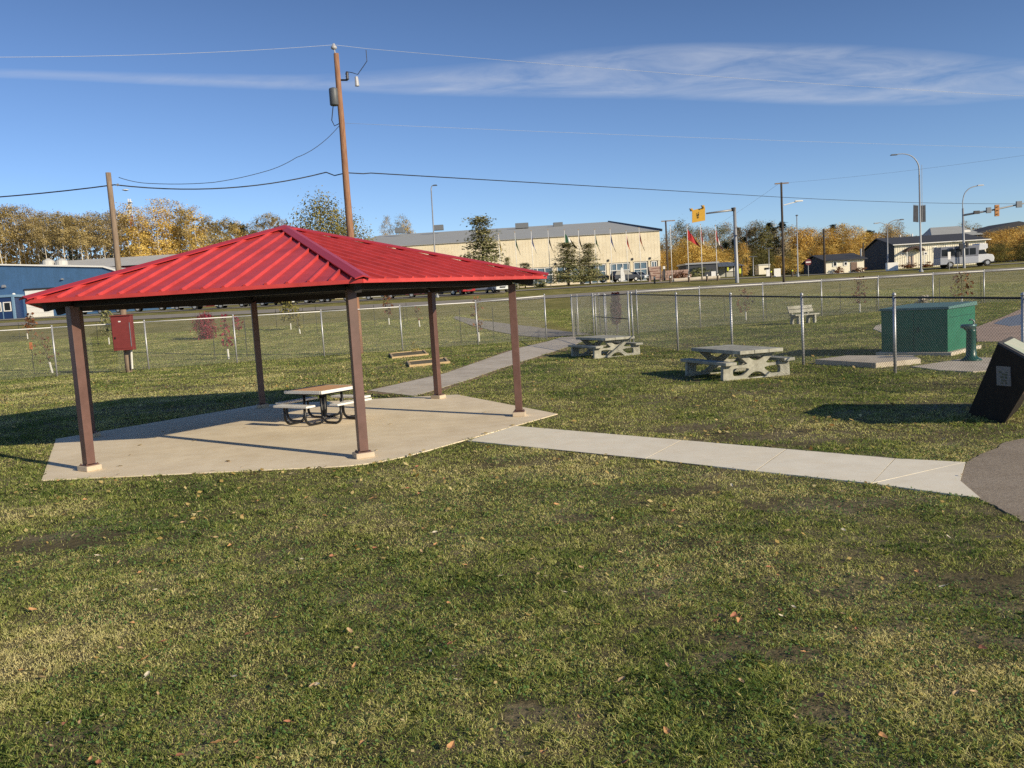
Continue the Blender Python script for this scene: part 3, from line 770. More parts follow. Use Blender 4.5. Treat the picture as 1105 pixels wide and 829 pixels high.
MB().lathe([(0.05,0),(0.09,0.05),(0.06,0.1),(0.09,0.16),(0.06,0.22),(0.09,0.28),(0.05,0.4)], P2(375,86.5,tp), 10).build('arrester', mat('arrester_dark', (0.06,0.06,0.07), 0.4), tp, smooth=True)
MB().tube([P2(384.5,83,tp), P2(385.5,93,tp)], [0.08,0.11], 8).build('fuse_cutout', M_porc, tp)
MB().tube([P2(374,77.5,tp), P2(380,78.5,tp), P2(386,80.5,tp), P2(392,72,tp), P2(396,66,tp), P2(395,54,tp)], 0.018, 6).build('jumper_wire', M_cable, tp)
MB().tube([P2(359.5,114,tp), P2(358,130,tp), P2(361,136,tp), P2(367,133,tp)], 0.022, 6).build('drop_lead', M_cable, tp)
lb = G(139.5,402); ltop = P(124,186,lb.y).z
lp = pole('utility_pole', 'older grey brown wooden utility pole on the left with a red box low on it', lb, ltop, 0.145, 0.11, M_wood2)
MB().tube([P2(126,200,lp), P2(128,199,lp)], 0.05, 8).build('clamp', M_grey, lp)
MB().tube([P2(142.8,398,lp,-0.2), P2(141.5,375,lp,-0.2)], 0.045, 8).build('conduit', M_guard, lp)
fpY = 101.0
fb = B(846,fpY); ft = P(843.5,197,fpY).z
p3 = pole('utility_pole', 'tall thin dark utility pole with short crossarm near the middle of the highway lights', fb, ft, 0.155, 0.12, M_dpole)
MB().bar(P2(836,198.5,p3), P2(851,197.5,p3), 0.12, 0.14).build('crossarm', M_wood2, p3)
MB().tube([P2(845.5,221.5,p3), P2(861,217.5,p3)], 0.06, 6).build('lamp_arm', M_white, p3)
MB().box(P2(862,217,p3), (0.9,0.3,0.14)).build('lamp_head', M_white, p3)
p4b = B(721,170); p4 = pole('utility_pole', 'distant utility pole with wide crossarm right of the big cream hall', p4b, P(720,238,170).z, 0.22, 0.16, M_dpole)
MB().bar(P2(713.5,239,p4), P2(728.5,238,p4), 0.16, 0.2).build('crossarm', M_wood2, p4)
for i, (x, yt, Y, lab) in enumerate(((890,247,124,'bare dark utility pole in front of the small white bungalow'), (807,249,175,'slim dark utility pole beside the narrow orange tree'), (932,262,138,'short dark utility pole at the corner of the long white hall'))):
    pole('utility_pole', lab, B(x, Y), P(x-0.3, yt, Y).z, 0.17, 0.12, M_dpole)
# red box
def red_box():
    x0, x1, yt, yb = 124, 146, 341, 378
    c = P(135, 378, lb.y-0.36); w = (P(146,360,lb.y-0.3)-P(124,360,lb.y-0.3)).length; h = (P(133,341,lb.y-.3)-P(135,378,lb.y-.3)).length
    t = thing('electrical_box', 'dark red metal electrical box hanging on the old left utility pole', 'box', c, R(6))
    MB().box((0,0,h/2), (w*0.94,0.36,h)).build('body', M_redbox, t, bevel=0.015)
    MB().box((0,-0.02,h+0.02), (w,0.46,0.05)).build('rain_hood', M_redbox, t, bevel=0.01)
    MB().box((-0.02,-0.19,h*0.47), (w*0.84,0.02,h*0.82)).build('door', M_redbox, t, bevel=0.008)
    MB().box((-w*0.33,-0.215,h*0.37), (0.05,0.03,0.09)).build('latch', M_black, t)
    MB().box((-0.05,-0.205,h*0.84), (0.10,0.01,0.05)).build('tag', M_white, t)
    MB().box((w*0.40,-0.20,h*0.45), (0.03,0.03,h*0.7)).build('hinge', mat('hinge_grey', (0.2,0.2,0.22), 0.5), t)
red_box()

# ------------------------------------------------------------------ wires
def wire(name, label, pts, r, m, sag=0.0, n=14):
    path = []
    for i in range(len(pts)-1):
        a, b_ = Vector(pts[i]), Vector(pts[i+1])
        s = sag[i] if isinstance(sag, (list, tuple)) else sag
        for j in range(n):
            t = j/n; p = a.lerp(b_, t); p.z -= s*4*t*(1-t); path.append(p)
    path.append(Vector(pts[-1]))
    o = MB(); base = Vector(pts[0])
    o.tube([p - base for p in path], r, 5)
    ob = o.build(name, m, smooth=True); ob.location = base
    return tag(ob, label, 'cable')
wire('power_cable', 'thick dark cable strung low between the two wooden poles and on to the right', [P(-260,219,36), P(123.5,199.5,lb.y), P(352,186,MY+0.3), P(361,189.5,MY+0.3), P(374,186.5,MY+0.3), P(392,187.5,MY+0.6), P(400,186.8,MY+0.8), P(845,213,fpY), P(1230,216,150)], 0.028, M_cable, [0.3,0.45,0,0,0,0,0,0.7,0.3])
wire('power_cable', 'bright bare wire crossing the sky from the insulator on top of the tall pole', [P(-200,60,30), P(360.3,48.5,MY), P(395,52.5,MY+1.5), P(1240,110,58)], 0.0075, M_alu, [0.25,0,0.25], 20)
wire('power_cable', 'thin pale wire leaving the tall pole half way up and crossing to the right', [P(372,133,MY), P(1250,163,62)], 0.006, M_alu, 0.15, 20)
wire('service_drop_cable', 'twisted service cable sagging from the tall pole down to the older left pole', [P(366,136,MY), P(344,157,MY-1), P(320,170,MY-1.5), P(290,184,MY-2), P(230,197,MY-3), P(160,198,lb.y+0.5), P(128,191.5,lb.y)], 0.014, M_cable, 0.05, 6)
wire('power_cable', 'faint thin wire rising from the crossarm pole to the upper right', [P(846,197.5,fpY), P(1250,145,70)], 0.009, M_porc, 0.4, 16)
wire('power_cable', 'faint thin wire from the crossarm pole down to the wood on the left', [P(840,198.5,fpY), P(735,262,170)], 0.012, M_porc, 0.6, 10)

# ------------------------------------------------------------------ street lamps and signals
def curve_pts(pts, n=8):
    out = []
    pts = [Vector(p) for p in pts]
    for i in range(len(pts)-1):
        p0 = pts[max(i-1,0)]; p1 = pts[i]; p2 = pts[i+1]; p3_ = pts[min(i+2, len(pts)-1)]
        for j in range(n):
            t = j/n
            out.append(0.5*((2*p1) + (-p0+p2)*t + (2*p0-5*p1+4*p2-p3_)*t*t + (-p0+3*p1-3*p2+p3_)*t**3))
    out.append(pts[-1]); return out
def street_lamp(label, bx, Y, px, rbase, rtop, arm, head, group='street lamps along the road', m=M_grey):
    b_ = B(bx, Y); t = thing('street_lamp', label, 'street lamp', b_, 0, group)
    pts = [P2(x, y, t) for x, y in px]
    pts[0] = Vector((0,0,0))
    MB().tube([Vector((0,0,-0.2))] + pts, [rbase] + [rbase + (rtop-rbase)*i/(len(pts)-1) for i in range(len(pts))], 10).build('pole_shaft', m, t, smooth=True)
    MB().lathe([(rbase*2.2,0),(rbase*2.2,0.12),(rbase*1.3,0.35)], n=10).build('base', m, t)
    if arm:
        ap = curve_pts([P2(x, y, t) for x, y in arm], 6)
        MB().tube(ap, [rtop + (0.04-rtop)*i/(len(ap)-1) for i in range(len(ap))], 8).build('lamp_arm', m, t, smooth=True)
    hp = P2(head[0], head[1], t)
    MB().box(hp, (head[2], 0.35, 0.14), taper=0.7).build('lamp_head', mat('lamp_head_grey', (0.08,0.085,0.09), 0.5), t, bevel=0.03)
    return t
L1 = street_lamp('tall curved street lamp with two dark banners right of the bungalow', 994, 107, [(994,293.8),(992,190)], 0.13, 0.09, [(992,190),(991,178),(985,169.5),(976,166.3),(966,166.8)], (964.5,167.2,0.9))
for sx in (-1, 1):
    MB().extr([P2(992.2+sx*1.2,222,L1), P2(992.2+sx*6.6,221.5,L1), P2(992.2+sx*6.8,239.5,L1), P2(992.4+sx*1.2,240,L1)], (0,0.02,0)).build('banner', M_banner, L1)
    MB().tube([P2(992.2,221.5,L1), P2(992.2+sx*7,221,L1)], 0.02, 6).build('banner_rod', M_grey, L1)
MB().tube([P2(995.2,240,L1), P2(994.7,178,L1)], 0.03, 6).build('conduit', M_grey, L1)
street_lamp('street lamp showing above the red pavilion roof ridge', 472, 112, [(471.5,330),(465.3,206)], 0.11, 0.07, [(465.3,206),(465.4,203),(466.5,200.5),(469,200)], (469.5,200,0.6))
L3 = street_lamp('slim straight lamp post between the crossarm pole and the bungalow', 861, 112, [(861,300),(859.8,233)], 0.09, 0.06, None, (859.8,232.5,0.3))
L4 = street_lamp('small twin arm lamp post in front of the long white hall', 958, 118, [(958,290),(957.5,246)], 0.10, 0.07, [(957.5,246),(959,241.5),(965,238),(972,237)], (973,237,0.6))
MB().tube(curve_pts([P2(957.5,246,L4), P2(955.5,242.5,L4), P2(950,240.5,L4), P2(946,240.8,L4)], 5), 0.04, 6).build('lamp_arm', M_grey, L4)
MB().box(P2(945.5,241,L4), (0.6,0.3,0.12)).build('lamp_head', M_grey, L4)
for bx, yt, Y, lab in ((830,268,160,'far small lamp post with flat head left of the crossarm pole'), (813,277,150,'far thin grey lamp post beside the yellow beacon pole')):
    tt = street_lamp(lab, bx, Y, [(bx,302),(bx-0.4,yt)], 0.09, 0.07, None, (bx-0.4,yt,1.6))

def signal_mast():
    b_ = B(1040.5,110); t = thing('traffic_signal', 'traffic signal mast with long arm of hanging signals and a curved lamp on top', 'traffic signal', b_)
    MB().tube([(0,0,-0.2), (0,0,0), P2(1039,225,t)], [0.16,0.16,0.11], 12).build('pole_shaft', M_grey, t, smooth=True)
    ap = curve_pts([P2(1039,225,t), P2(1038.8,218,t), P2(1041,209,t), P2(1047,203,t), P2(1056,200.3,t)], 6)
    MB().tube(ap, 0.06, 8).build('lamp_arm', M_grey, t, smooth=True)
    MB().box(P2(1058,200,t), (0.9,0.3,0.13), taper=0.7).build('lamp_head', M_grey, t)
    MB().tube([P2(1039,232.5,t), P2(1070,227,t), P2(1105,219.5,t), P2(1130,214,t)], [0.14,0.12,0.09,0.07], 10).build('mast_arm', M_grey, t, smooth=True)
    def head(x, y, w, h, m, hood):
        c = P2(x, y, t, -0.25)
        o = MB().box(c, (w, 0.22, h)).build('signal_head', m, t, bevel=0.03)
        if hood:
            for k in range(3):
                cc = c + Vector((0,-0.14,h*(0.31-0.31*k)))
                MB().lathe([(0.11,-0.03),(0.13,0.03)], (cc.x, cc.y, cc.z), 10).build('lens', M_dtrim, o)
    head(1053.8,229.3,0.75,0.42,M_dtrim,False); head(1066.8,227,0.62,0.72,M_sback,False)
    head(1075.7,227.3,0.55,1.45,M_amber,True); head(1099.5,220.6,0.72,0.8,M_sback,False)
    head(1037,266,0.5,0.75,M_black,False); head(1043.5,264,0.3,0.7,M_dtrim,False)
signal_mast()

def beacon():
    b_ = B(795.5,106.5); t = thing('warning_beacon', 'grey mast arm carrying a square yellow warning sign with two flasher lamps', 'warning sign', b_)
    MB().tube([(0,0,-0.2),(0,0,0),P2(792.5,224,t)], [0.24,0.24,0.19], 14).build('pole_shaft', M_grey, t, smooth=True)
    MB().tube([P2(792.5,226.5,t), P2(762,230.5,t)], [0.15,0.09], 10).build('mast_arm', M_grey, t, smooth=True)
    MB().lathe([(0.26,-0.22),(0.26,0.2)], P2(791.3,226,t), 12).build('arm_collar', M_dtrim, t)
    q = [P2(747,240.5,t,-0.3), P2(761,238,t,-0.3), P2(760.8,223.8,t,-0.1), P2(747,227,t,-0.1)]
    sg = MB().extr(q, (0,0.12,0)).build('sign_board', M_yellow, t)
    # the dark symbol: an upright figure of three blocks
    mb = MB()
    for (cx, cy, w, h) in ((753.8,229.4,0.9,0.9),(753.7,231.8,1.3,2.6),(753.5,234.6,0.9,1.8)):
        mb.extr([P2(cx-w/2,cy+h/2,t,-0.33), P2(cx+w/2,cy+h/2-0.1,t,-0.33), P2(cx+w/2,cy-h/2-0.1,t,-0.33), P2(cx-w/2,cy-h/2,t,-0.33)], (0,0.02,0))
    mb.build('symbol', M_black, sg)
    for x, y in ((746.0,226.6),(758.6,223.2)):
        o = MB().box(P2(x,y,t,-0.2), (0.34,0.3,0.34)).build('flasher', M_yellow, t, bevel=0.04)
        MB().bar(P2(x-2.2,y-1.3,t,-0.42), P2(x+0.4,y+1.0,t,-0.42), 0.10, 0.10, up=(0,1,0)).build('visor', M_dtrim, o)
beacon()

# ------------------------------------------------------------------ buildings
def wallbox(mb, x0, x1, y0, y1, z0, z1): mb.box(((x0+x1)/2, (y0+y1)/2, (z0+z1)/2), (abs(x1-x0), abs(y1-y0), abs(z1-z0)))
def arena():
    Y0 = 160.0
    def px(x, y, Y=Y0): return P(x, y, Y)
    xr = px(712,290).x; xl = -34.0; zg = 4.0; ze = px(690,250.7).z; zo = px(690,282.5).z
    Yr = 238.0; zr = P(650,239.8,Yr).z
    t = thing('community_hall', 'huge cream clad hall with grey sloping roof and glazed ground floor behind flagpoles', 'building', (xl, Y0, zg))
    m = MB(); wallbox(m, xl, xr, Y0-1.2, Y0+150, zo, ze)
    # gable end up to the ridge
    m.extr([(xr,Y0-1.2,ze),(xr,Y0+150,ze),(xr,Yr,zr-0.3)], (-0.3,0,0)); m.extr([(xl,Y0-1.2,ze),(xl,Y0+150,ze),(xl,Yr,zr-0.3)], (0.3,0,0))
    m.build('upper_wall', M_cream, t, world=True)
    m = MB(); wallbox(m, xl, xr-0.3, Y0+0.6, Y0+150, zg-1, zo); m.build('lower_wall', M_cream, t, world=True)
    m = MB()
    n = int((xr-xl)/0.6)
    for i in range(n): m.box((xl+0.3+i*0.6, Y0-1.205, (zo+ze)/2), (0.04, 0.016, ze-zo))
    m.build('cladding_ribs', M_cream, t, world=True)
    rf = MB()
    e = 0.35
    rf.add([(xl-e,Y0-1.5,ze-0.05),(xr+e,Y0-1.5,ze-0.05),(xr+e,Yr,zr),(xl-e,Yr,zr),(xl-e,Y0+150,ze),(xr+e,Y0+150,ze)], [(0,1,2,3),(3,2,5,4)])
    ro = rf.build('roof', M_groof, t, world=True)
    MB().bar((xr+e+0.05,Y0-1.4,ze+0.05), (xr+e+0.05,Yr,zr+0.05), 0.25, 0.45).build('rake_trim', M_dtrim, ro)
    for o in (bpy.data.objects['rake_trim'],):
        for v in o.data.vertices: v.co = v.co - t.location
    for x, y, w in ((431,247.5,2.2),(473,244.6,2.6),(563,242.5,3.4),(602,241.8,2.4)):
        c = P(x, y, 222); v = MB().box(c - Vector((0,0,0.3)) - t.location, (w, 2.0, 1.3)).build('roof_vent', mat('vent_metal', (0.16,0.17,0.18), 0.5), ro)
    # piers and window bays
    cols = [540, 569, 598.5, 627, 655.5, 681, 700, 710.5]
    for i, c in enumerate(cols):
        q = px(c, 295); MB().box((q.x, Y0-0.45, (zg+zo)/2-0.5), (0.55 if i < 6 else 0.4, 1.4, zo-zg+1.0)).build('pier', M_cream, t, world=True)
        if i < len(cols)-1:
            q2 = px(cols[i+1], 295); x0, x1 = q.x+0.45, q2.x-0.45
            z0, z1 = zg+0.5, zo-0.15
            f = MB()
            nn = max(2, int(round((x1-x0)/1.3)))
            for k in range(nn+1): f.box((x0+(x1-x0)*k/nn, Y0-1.0, (z0+z1)/2), (0.15,0.12,z1-z0))
            for k in range(3): f.box(((x0+x1)/2, Y0-1.005, z0+(z1-z0)*(0,0.62,1)[k]), (x1-x0, 0.10, 0.17))
            w = f.build('window_frame', M_white, t, world=True)
            g_ = MB(); wallbox(g_, x0, x1, Y0-0.93, Y0-0.90, z0, z1)
            gl_ = g_.build('window_pane', M_glass, w)
            for v in gl_.data.vertices: v.co = v.co - t.location
    for c, y in ((570.5,286.5),(599.5,285),(656.5,281.2),(682.5,279.7),(701.5,278.8)):
        q = P(c, y, Y0-1.25) - t.location
        MB().box(q, (0.3,0.25,0.4)).build('wall_lamp', M_dtrim, t)
    m = MB(); wallbox(m, xl, px(622,300).x, Y0-6, Y0-5.7, zg-0.5, zg+0.95); m.build('low_wall', M_cream, t, world=True)
arena()

def blue_building():
    Y0 = 138.0
    def px(x, y): return P(x, y, Y0)
    zg = float(zt(-80, Y0)) - 0.3
    A = px(-140,284); Bq = px(0,285.2); C = px(112,288.6); D = px(130,294)
    t = thing('workshop_building', 'blue metal clad workshop with white overhead door on the left edge', 'building', (D.x, Y0, zg))
    m = MB().extr([(A.x,Y0,zg),(D.x,Y0,zg),(D.x,Y0,D.z),(C.x,Y0,C.z),(A.x,Y0,A.z)], (0,30,0)); m.build('wall', M_blue, t, world=True)
    mr = MB()
    for p, q in ((A,C),(C,D)):
        mr.bar((p.x,Y0-0.1,p.z+0.12), (q.x,Y0-0.1,q.z+0.12), 0.5, 0.24)
    rf = mr.build('roof_trim', M_white, t, world=True)
    m = MB().add([(A.x,Y0-0.2,A.z+0.2),(C.x,Y0-0.2,C.z+0.2),(C.x,Y0+30,C.z+0.2),(A.x,Y0+30,A.z+0.2),(D.x+.1,Y0-0.2,D.z+0.2),(D.x+.1,Y0+30,D.z+0.2)], [(0,1,2,3),(1,4,5,2)]).build('roof', M_wroof, t, world=True)
    d0, d1 = px(27,314), px(58.5,343)
    m = MB()
    for k in range(5): wallbox(m, d0.x, d1.x, Y0-0.10, Y0-0.02, d1.z+(d0.z-d1.z)*k/5+0.02, d1.z+(d0.z-d1.z)*(k+1)/5)
    m.build('overhead_door', M_white, t, world=True)
    m = MB(); wallbox(m, d0.x-0.1, px(58.5,312).x+0.1, Y0-0.2, Y0-0.02, d0.z+0.03, d0.z+0.3); m.build('door_trim', M_dtrim, t, world=True)
    # glazed entrance porch
    e0, e1 = px(3,322), px(27,345)
    m = MB(); wallbox(m, e0.x, e1.x, Y0-3.0, Y0-0.02, zg, e0.z); po = m.build('entrance_porch', M_dblue, t, world=True)
    def sub(mb, name, mm):
        o = mb.build(name, mm, po)
        for v in o.data.vertices: v.co = v.co - t.location
    m = MB(); wallbox(m, e0.x-0.15, e1.x+0.35, Y0-3.2, Y0-0.03, e0.z+0.02, e0.z+0.4); m.bar((e1.x+0.16,Y0-3.0,zg),(e1.x+0.16,Y0-3.0,e0.z),0.34,0.3,up=(1,0,0)); sub(m, 'porch_roof', M_lblue)
    cx = (e0.x+e1.x)/2
    for s in (-1, 1):
        xc = cx + s*0.78
        m = MB(); wallbox(m, xc-0.55, xc+0.55, Y0-3.06, Y0-3.0, e0.z-2.1, e0.z-0.85); sub(m, 'door_window', M_cglass)
        m = MB()
        for xx in (-0.55, 0.55): m.box((xc+xx, Y0-3.09, e0.z-1.48), (0.14,0.08,1.4))
        for zz in (-2.15, -0.8): m.box((xc, Y0-3.085, e0.z+zz), (1.2,0.07,0.14))
        sub(m, 'door_frame', M_white)
    m = MB(); m.box((cx, Y0-3.04, zg+1.4), (0.1,0.06,2.8)); sub(m, 'door_post', M_lblue)
    q = px(16,318); MB().lathe([(0.10,-0.2),(0.25,-0.1),(0.27,0.1),(0.1,0.25)], q - t.location - Vector((0,0.3,0)), 10).build('globe_lamp', M_white, t, smooth=True)
    for x, y, s in ((5,309,0.6),(68,301.3,0.32)):
        q = px(x, y); MB().box(q - t.location - Vector((0,0.25,0)), (s,0.4,s*0.7), taper=0.7).build('flood_lamp', M_grey, t)
blue_building()

def red_building():
    Y0 = 172.0
    zg = float(zt(-90, Y0))-0.3
    a = P(20,287,Y0); b_ = P(200,292,Y0); ze = P(150,286,Y0).z
    t = thing('warehouse', 'long dark red warehouse with a pale roof behind the blue workshop', 'building', (b_.x, Y0, zg))
    m = MB(); wallbox(m, a.x, b_.x+30, Y0, Y0+28, zg, ze); m.build('wall', M_rwall, t, world=True)
    zr = P(120,278.5,Y0+14).z
    m = MB().add([(a.x-1,Y0-0.5,ze),(b_.x+30,Y0-0.5,ze),(b_.x+30,Y0+14,zr),(a.x-1,Y0+14,zr),(a.x-1,Y0+28,ze),(b_.x+30,Y0+28,ze)], [(0,1,2,3),(3,2,5,4)]); rf = m.build('roof', M_wroof, t, world=True)
    for x in (52, 66.5):
        q = P(x, 281.2, Y0+6) - t.location
        MB().lathe([(1.15,-1.0),(1.15,-0.1),(0.5,0.25),(0.3,0.4)], q, 12).build('roof_ventilator', M_wroof, rf)
red_building()

def long_hall():
    Y0 = 140.0
    b0, b1 = P(965.5,290,Y0), P(1064,283,Y0)
    zg = b0.z - 0.5; ze = P(966,264.2,Y0).z
    t = thing('white_hall', 'long single storey white hall with dark shingle roof and small porch', 'building', (b0.x, Y0, zg))
    D = 24.0
    # the shaded end recedes to the left behind the front corner
    bx = P(932.5,288,Y0+D).x
    sk = (bx - b0.x)
    fl, fr_, bl, br = Vector((b0.x,Y0,0)), Vector((b1.x,Y0,0)), Vector((bx,Y0+D,0)), Vector((b1.x+sk,Y0+D,0))
    m = MB().prism([fl[:2], fr_[:2], br[:2], bl[:2]], zg, ze)
    ml = (fl+bl)/2; mr_ = (fr_+br)/2; zr = P(948,258.2,Y0+D/2).z
    m.extr([(fl.x,fl.y,ze),(bl.x,bl.y,ze),(ml.x,ml.y,zr-0.1)], (0.3,0,0)); m.extr([(fr_.x,fr_.y,ze),(br.x,br.y,ze),(mr_.x,mr_.y,zr-0.1)], (-0.3,0,0))
    m.build('wall', M_house, t, world=True)
    MB().extr([(fl.x-0.06,fl.y,zg),(bl.x-0.06,bl.y,zg),(bl.x-0.06,bl.y,ze),(ml.x-0.06,ml.y,zr-0.15),(fl.x-0.06,fl.y,ze)], (0.05,0,0)).build('end_shade_sheet', M_droof2, t, world=True)  # dark sheet over white siding, shade of the end wall put into colour
    e = 0.5; dv = (ml-fl).normalized()*e
    ro = MB().extr([fl-Vector((0.4,0,0))-dv+Vector((0,0,ze-0.12)), ml-Vector((0.4,0,0))+Vector((0,0,zr)), mr_+Vector((0.4,0,0))+Vector((0,0,zr)), fr_+Vector((0.4,0,0))-dv+Vector((0,0,ze-0.12))], (0,0,0.15))
    ro.extr([bl-Vector((0.4,0,0))+dv+Vector((0,0,ze-0.12)), ml-Vector((0.4,0,0))+Vector((0,0,zr)), mr_+Vector((0.4,0,0))+Vector((0,0,zr)), br+Vector((0.4,0,0))+dv+Vector((0,0,ze-0.12))], (0,0,0.149))
    ro.build('roof', M_hroof, t, world=True)
    MB().bar(fl-Vector((0.5,0.3,0))+Vector((0,-0.3,ze-0.05)), fr_+Vector((0.5,-0.6,ze-0.05)), 0.12, 0.14).build('fascia', M_white, t, world=True)
    def pq(x, y): return P(x, y, Y0-0.05)
    for i, (x, yc, w, h) in enumerate(((998.5,273.5,2.6,1.4),(974.5,274.5,2.4,1.2),(1009.5,269.3,2.8,4.2),(1022.5,268.7,2.0,4.5),(1035,268,2.5,4.6),(1042,267,2.5,5.2),(1056,266,2.4,4.5))):
        q = pq(x, yc); s = Y0/F_PX
        f = MB().box(q - t.location, (w*s+0.25, 0.10, h*s+0.25)).build('window_frame', M_white, t)
        MB().box(q - t.location - Vector((0,0.06,0)), (w*s, 0.04, h*s)).build('window_pane', M_cglass, f)
    q = pq(983.5,281.5); s = Y0/F_PX
    MB().box((q - t.location)+Vector((0,0,-0.3)), (5.6*s,0.10,14*s)).build('door', mat('pale_door', (0.52,0.42,0.34), 0.7), t)
    q = pq(984,269.5)
    mb = MB()
    pr = [(-1.6,-0.3),(-1.3,0.1),(-0.6,0.42),(0,0.5),(0.6,0.42),(1.3,0.1),(1.6,-0.3),(1.4,-0.35),(0,0.25),(-1.4,-0.35)]
    mb.extr([(q.x-t.location.x+a, -1.4, q.z-zg+c) for a, c in pr], (0,1.3,0)); mb.build('porch_canopy', M_awn, t)
    for x in (-1.4, 1.4): MB().box((q.x-t.location.x+x, -1.3, (q.z-zg)/2), (0.12,0.12,q.z-zg-0.3)).build('porch_post', M_white, t)
    m = MB()
    for i in range(40):
        xx = fl.x + (fr_.x-fl.x)*(i+0.5)/40; m.box((xx, Y0-0.02, (zg+ze)/2), (0.06,0.03,ze-zg-0.3))
    m.build('battens', mat('batten_cream', (0.80,0.74,0.60), 0.8), t, world=True)  # battens slightly darker than the white siding
    for x, y in ((971.5,255.5),(984.3,254.3)):
        q = P(x, y, Y0+D/2); MB().tube([(q.x-t.location.x, D/2, zr-zg-0.2), (q.x-t.location.x, D/2, q.z-zg+0.3)], 0.14, 8).build('roof_pipe', M_white, t)
long_hall()

def bungalow():
    Y0 = 130.0
    b0, b1 = P(891.5,296,Y0), P(932.5,293,Y0); zg = b0.z-1.0; ze = P(892,281.6,Y0).z; D = 12
    bx = P(868,296,Y0+D).x; sk = bx-b0.x
    t = thing('bungalow', 'small white bungalow with a dark side wall and dark roof', 'building', (b0.x, Y0, zg))
    fl, fr_, bl, br = Vector((b0.x,Y0,0)), Vector((b1.x,Y0,0)), Vector((bx,Y0+D,0)), Vector((b1.x+sk,Y0+D,0))
    ml, mr_ = (fl+bl)/2, (fr_+br)/2; zr = P(882,276.5,Y0+D/2).z
    m = MB().prism([fl[:2], fr_[:2], br[:2], bl[:2]], zg, ze)
    m.extr([(fl.x,fl.y,ze),(bl.x,bl.y,ze),(ml.x,ml.y,zr-0.1)], (0.2,0,0)); m.extr([(fr_.x,fr_.y,ze),(br.x,br.y,ze),(mr_.x,mr_.y,zr-0.1)], (-0.2,0,0))
    m.build('wall', M_house, t, world=True)
    MB().extr([(fl.x-0.06,fl.y,zg),(bl.x-0.06,bl.y,zg),(bl.x-0.06,bl.y,ze),(ml.x-0.06,ml.y,zr-0.15),(fl.x-0.06,fl.y,ze)], (0.05,0,0)).build('end_shade_sheet', M_droof2, t, world=True)  # added dark sheet paints the shade of this end over the siding
    dv = (ml-fl).normalized()*0.5
    X = Vector((0.4,0,0)); Z = lambda z: Vector((0,0,z))
    ro = MB().extr([fl-X-dv+Z(ze-0.1), ml-X+Z(zr), mr_+X+Z(zr), fr_+X-dv+Z(ze-0.1)], (0,0,0.15)); ro.extr([bl-X+dv+Z(ze-0.1), ml-X+Z(zr), mr_+X+Z(zr), br+X+dv+Z(ze-0.1)], (0,0,0.149))
    ro.build('roof', M_hroof, t, world=True)
    s = Y0/F_PX
    for x, y, w, h in ((901,285,2.6,3.6),(912.5,284.5,2.2,2.6)):
        q = P(x, y, Y0-0.05) - t.location; f = MB().box(q, (w*s+0.3,0.1,h*s+0.3)).build('window_frame', M_white, t)
        MB().box(q - Vector((0,0.06,0)), (w*s,0.04,h*s)).build('window_pane', M_cglass, f)
    q = P(921.5,288,Y0-0.05) - t.location; MB().box(q, (6.5*s,0.12,10*s)).build('door', M_door, t)
    q = P(929,274,Y0+2) - t.location; MB().tube([q - Vector((0,0,1.5)), q + Vector((0,0,0.8))], 0.16, 8).build('chimney', M_grey, t)
bungalow()

def grey_hall():
    Y0 = 190.0
    a, b_ = P(1004.5,262,Y0), P(1062,262,Y0); zg = 3.5; ze = P(1005,256.5,Y0).z; zr = P(1005,245.5,Y0+14).z
    t = thing('warehouse', 'big grey roofed warehouse showing above the long white hall', 'building', (a.x, Y0, zg))
    bl = P(985,258,Y0+30).x - a.x
    m = MB().prism([(a.x,Y0),(b_.x+22,Y0),(b_.x+22+bl,Y0+30),(a.x+bl,Y0+30)], zg, ze); m.build('wall', M_droof2, t, world=True)
    m = MB().add([(a.x,Y0-0.5,ze),(b_.x,Y0-0.5,ze),(b_.x-3+bl/2,Y0+15,zr),(a.x+bl/2+2.2,Y0+15,zr),(a.x+bl,Y0+30,ze),(b_.x+bl,Y0+30,ze)], [(0,1,2,3),(3,2,5,4),(0,3,4)]); m.build('roof', M_groof, t, world=True)
    m = MB().extr([(b_.x-4,Y0+2,ze-0.2),(b_.x+22,Y0+2,ze-0.4),(b_.x+9,Y0+2,ze+2.6)], (0,12,0)); m.build('side_roof', M_hroof, t, world=True)
    q = P(1043,249.5,Y0-0.6) - t.location; MB().box(q, (1.6,0.3,0.5)).build('roof_sign', M_white, t)
grey_hall()

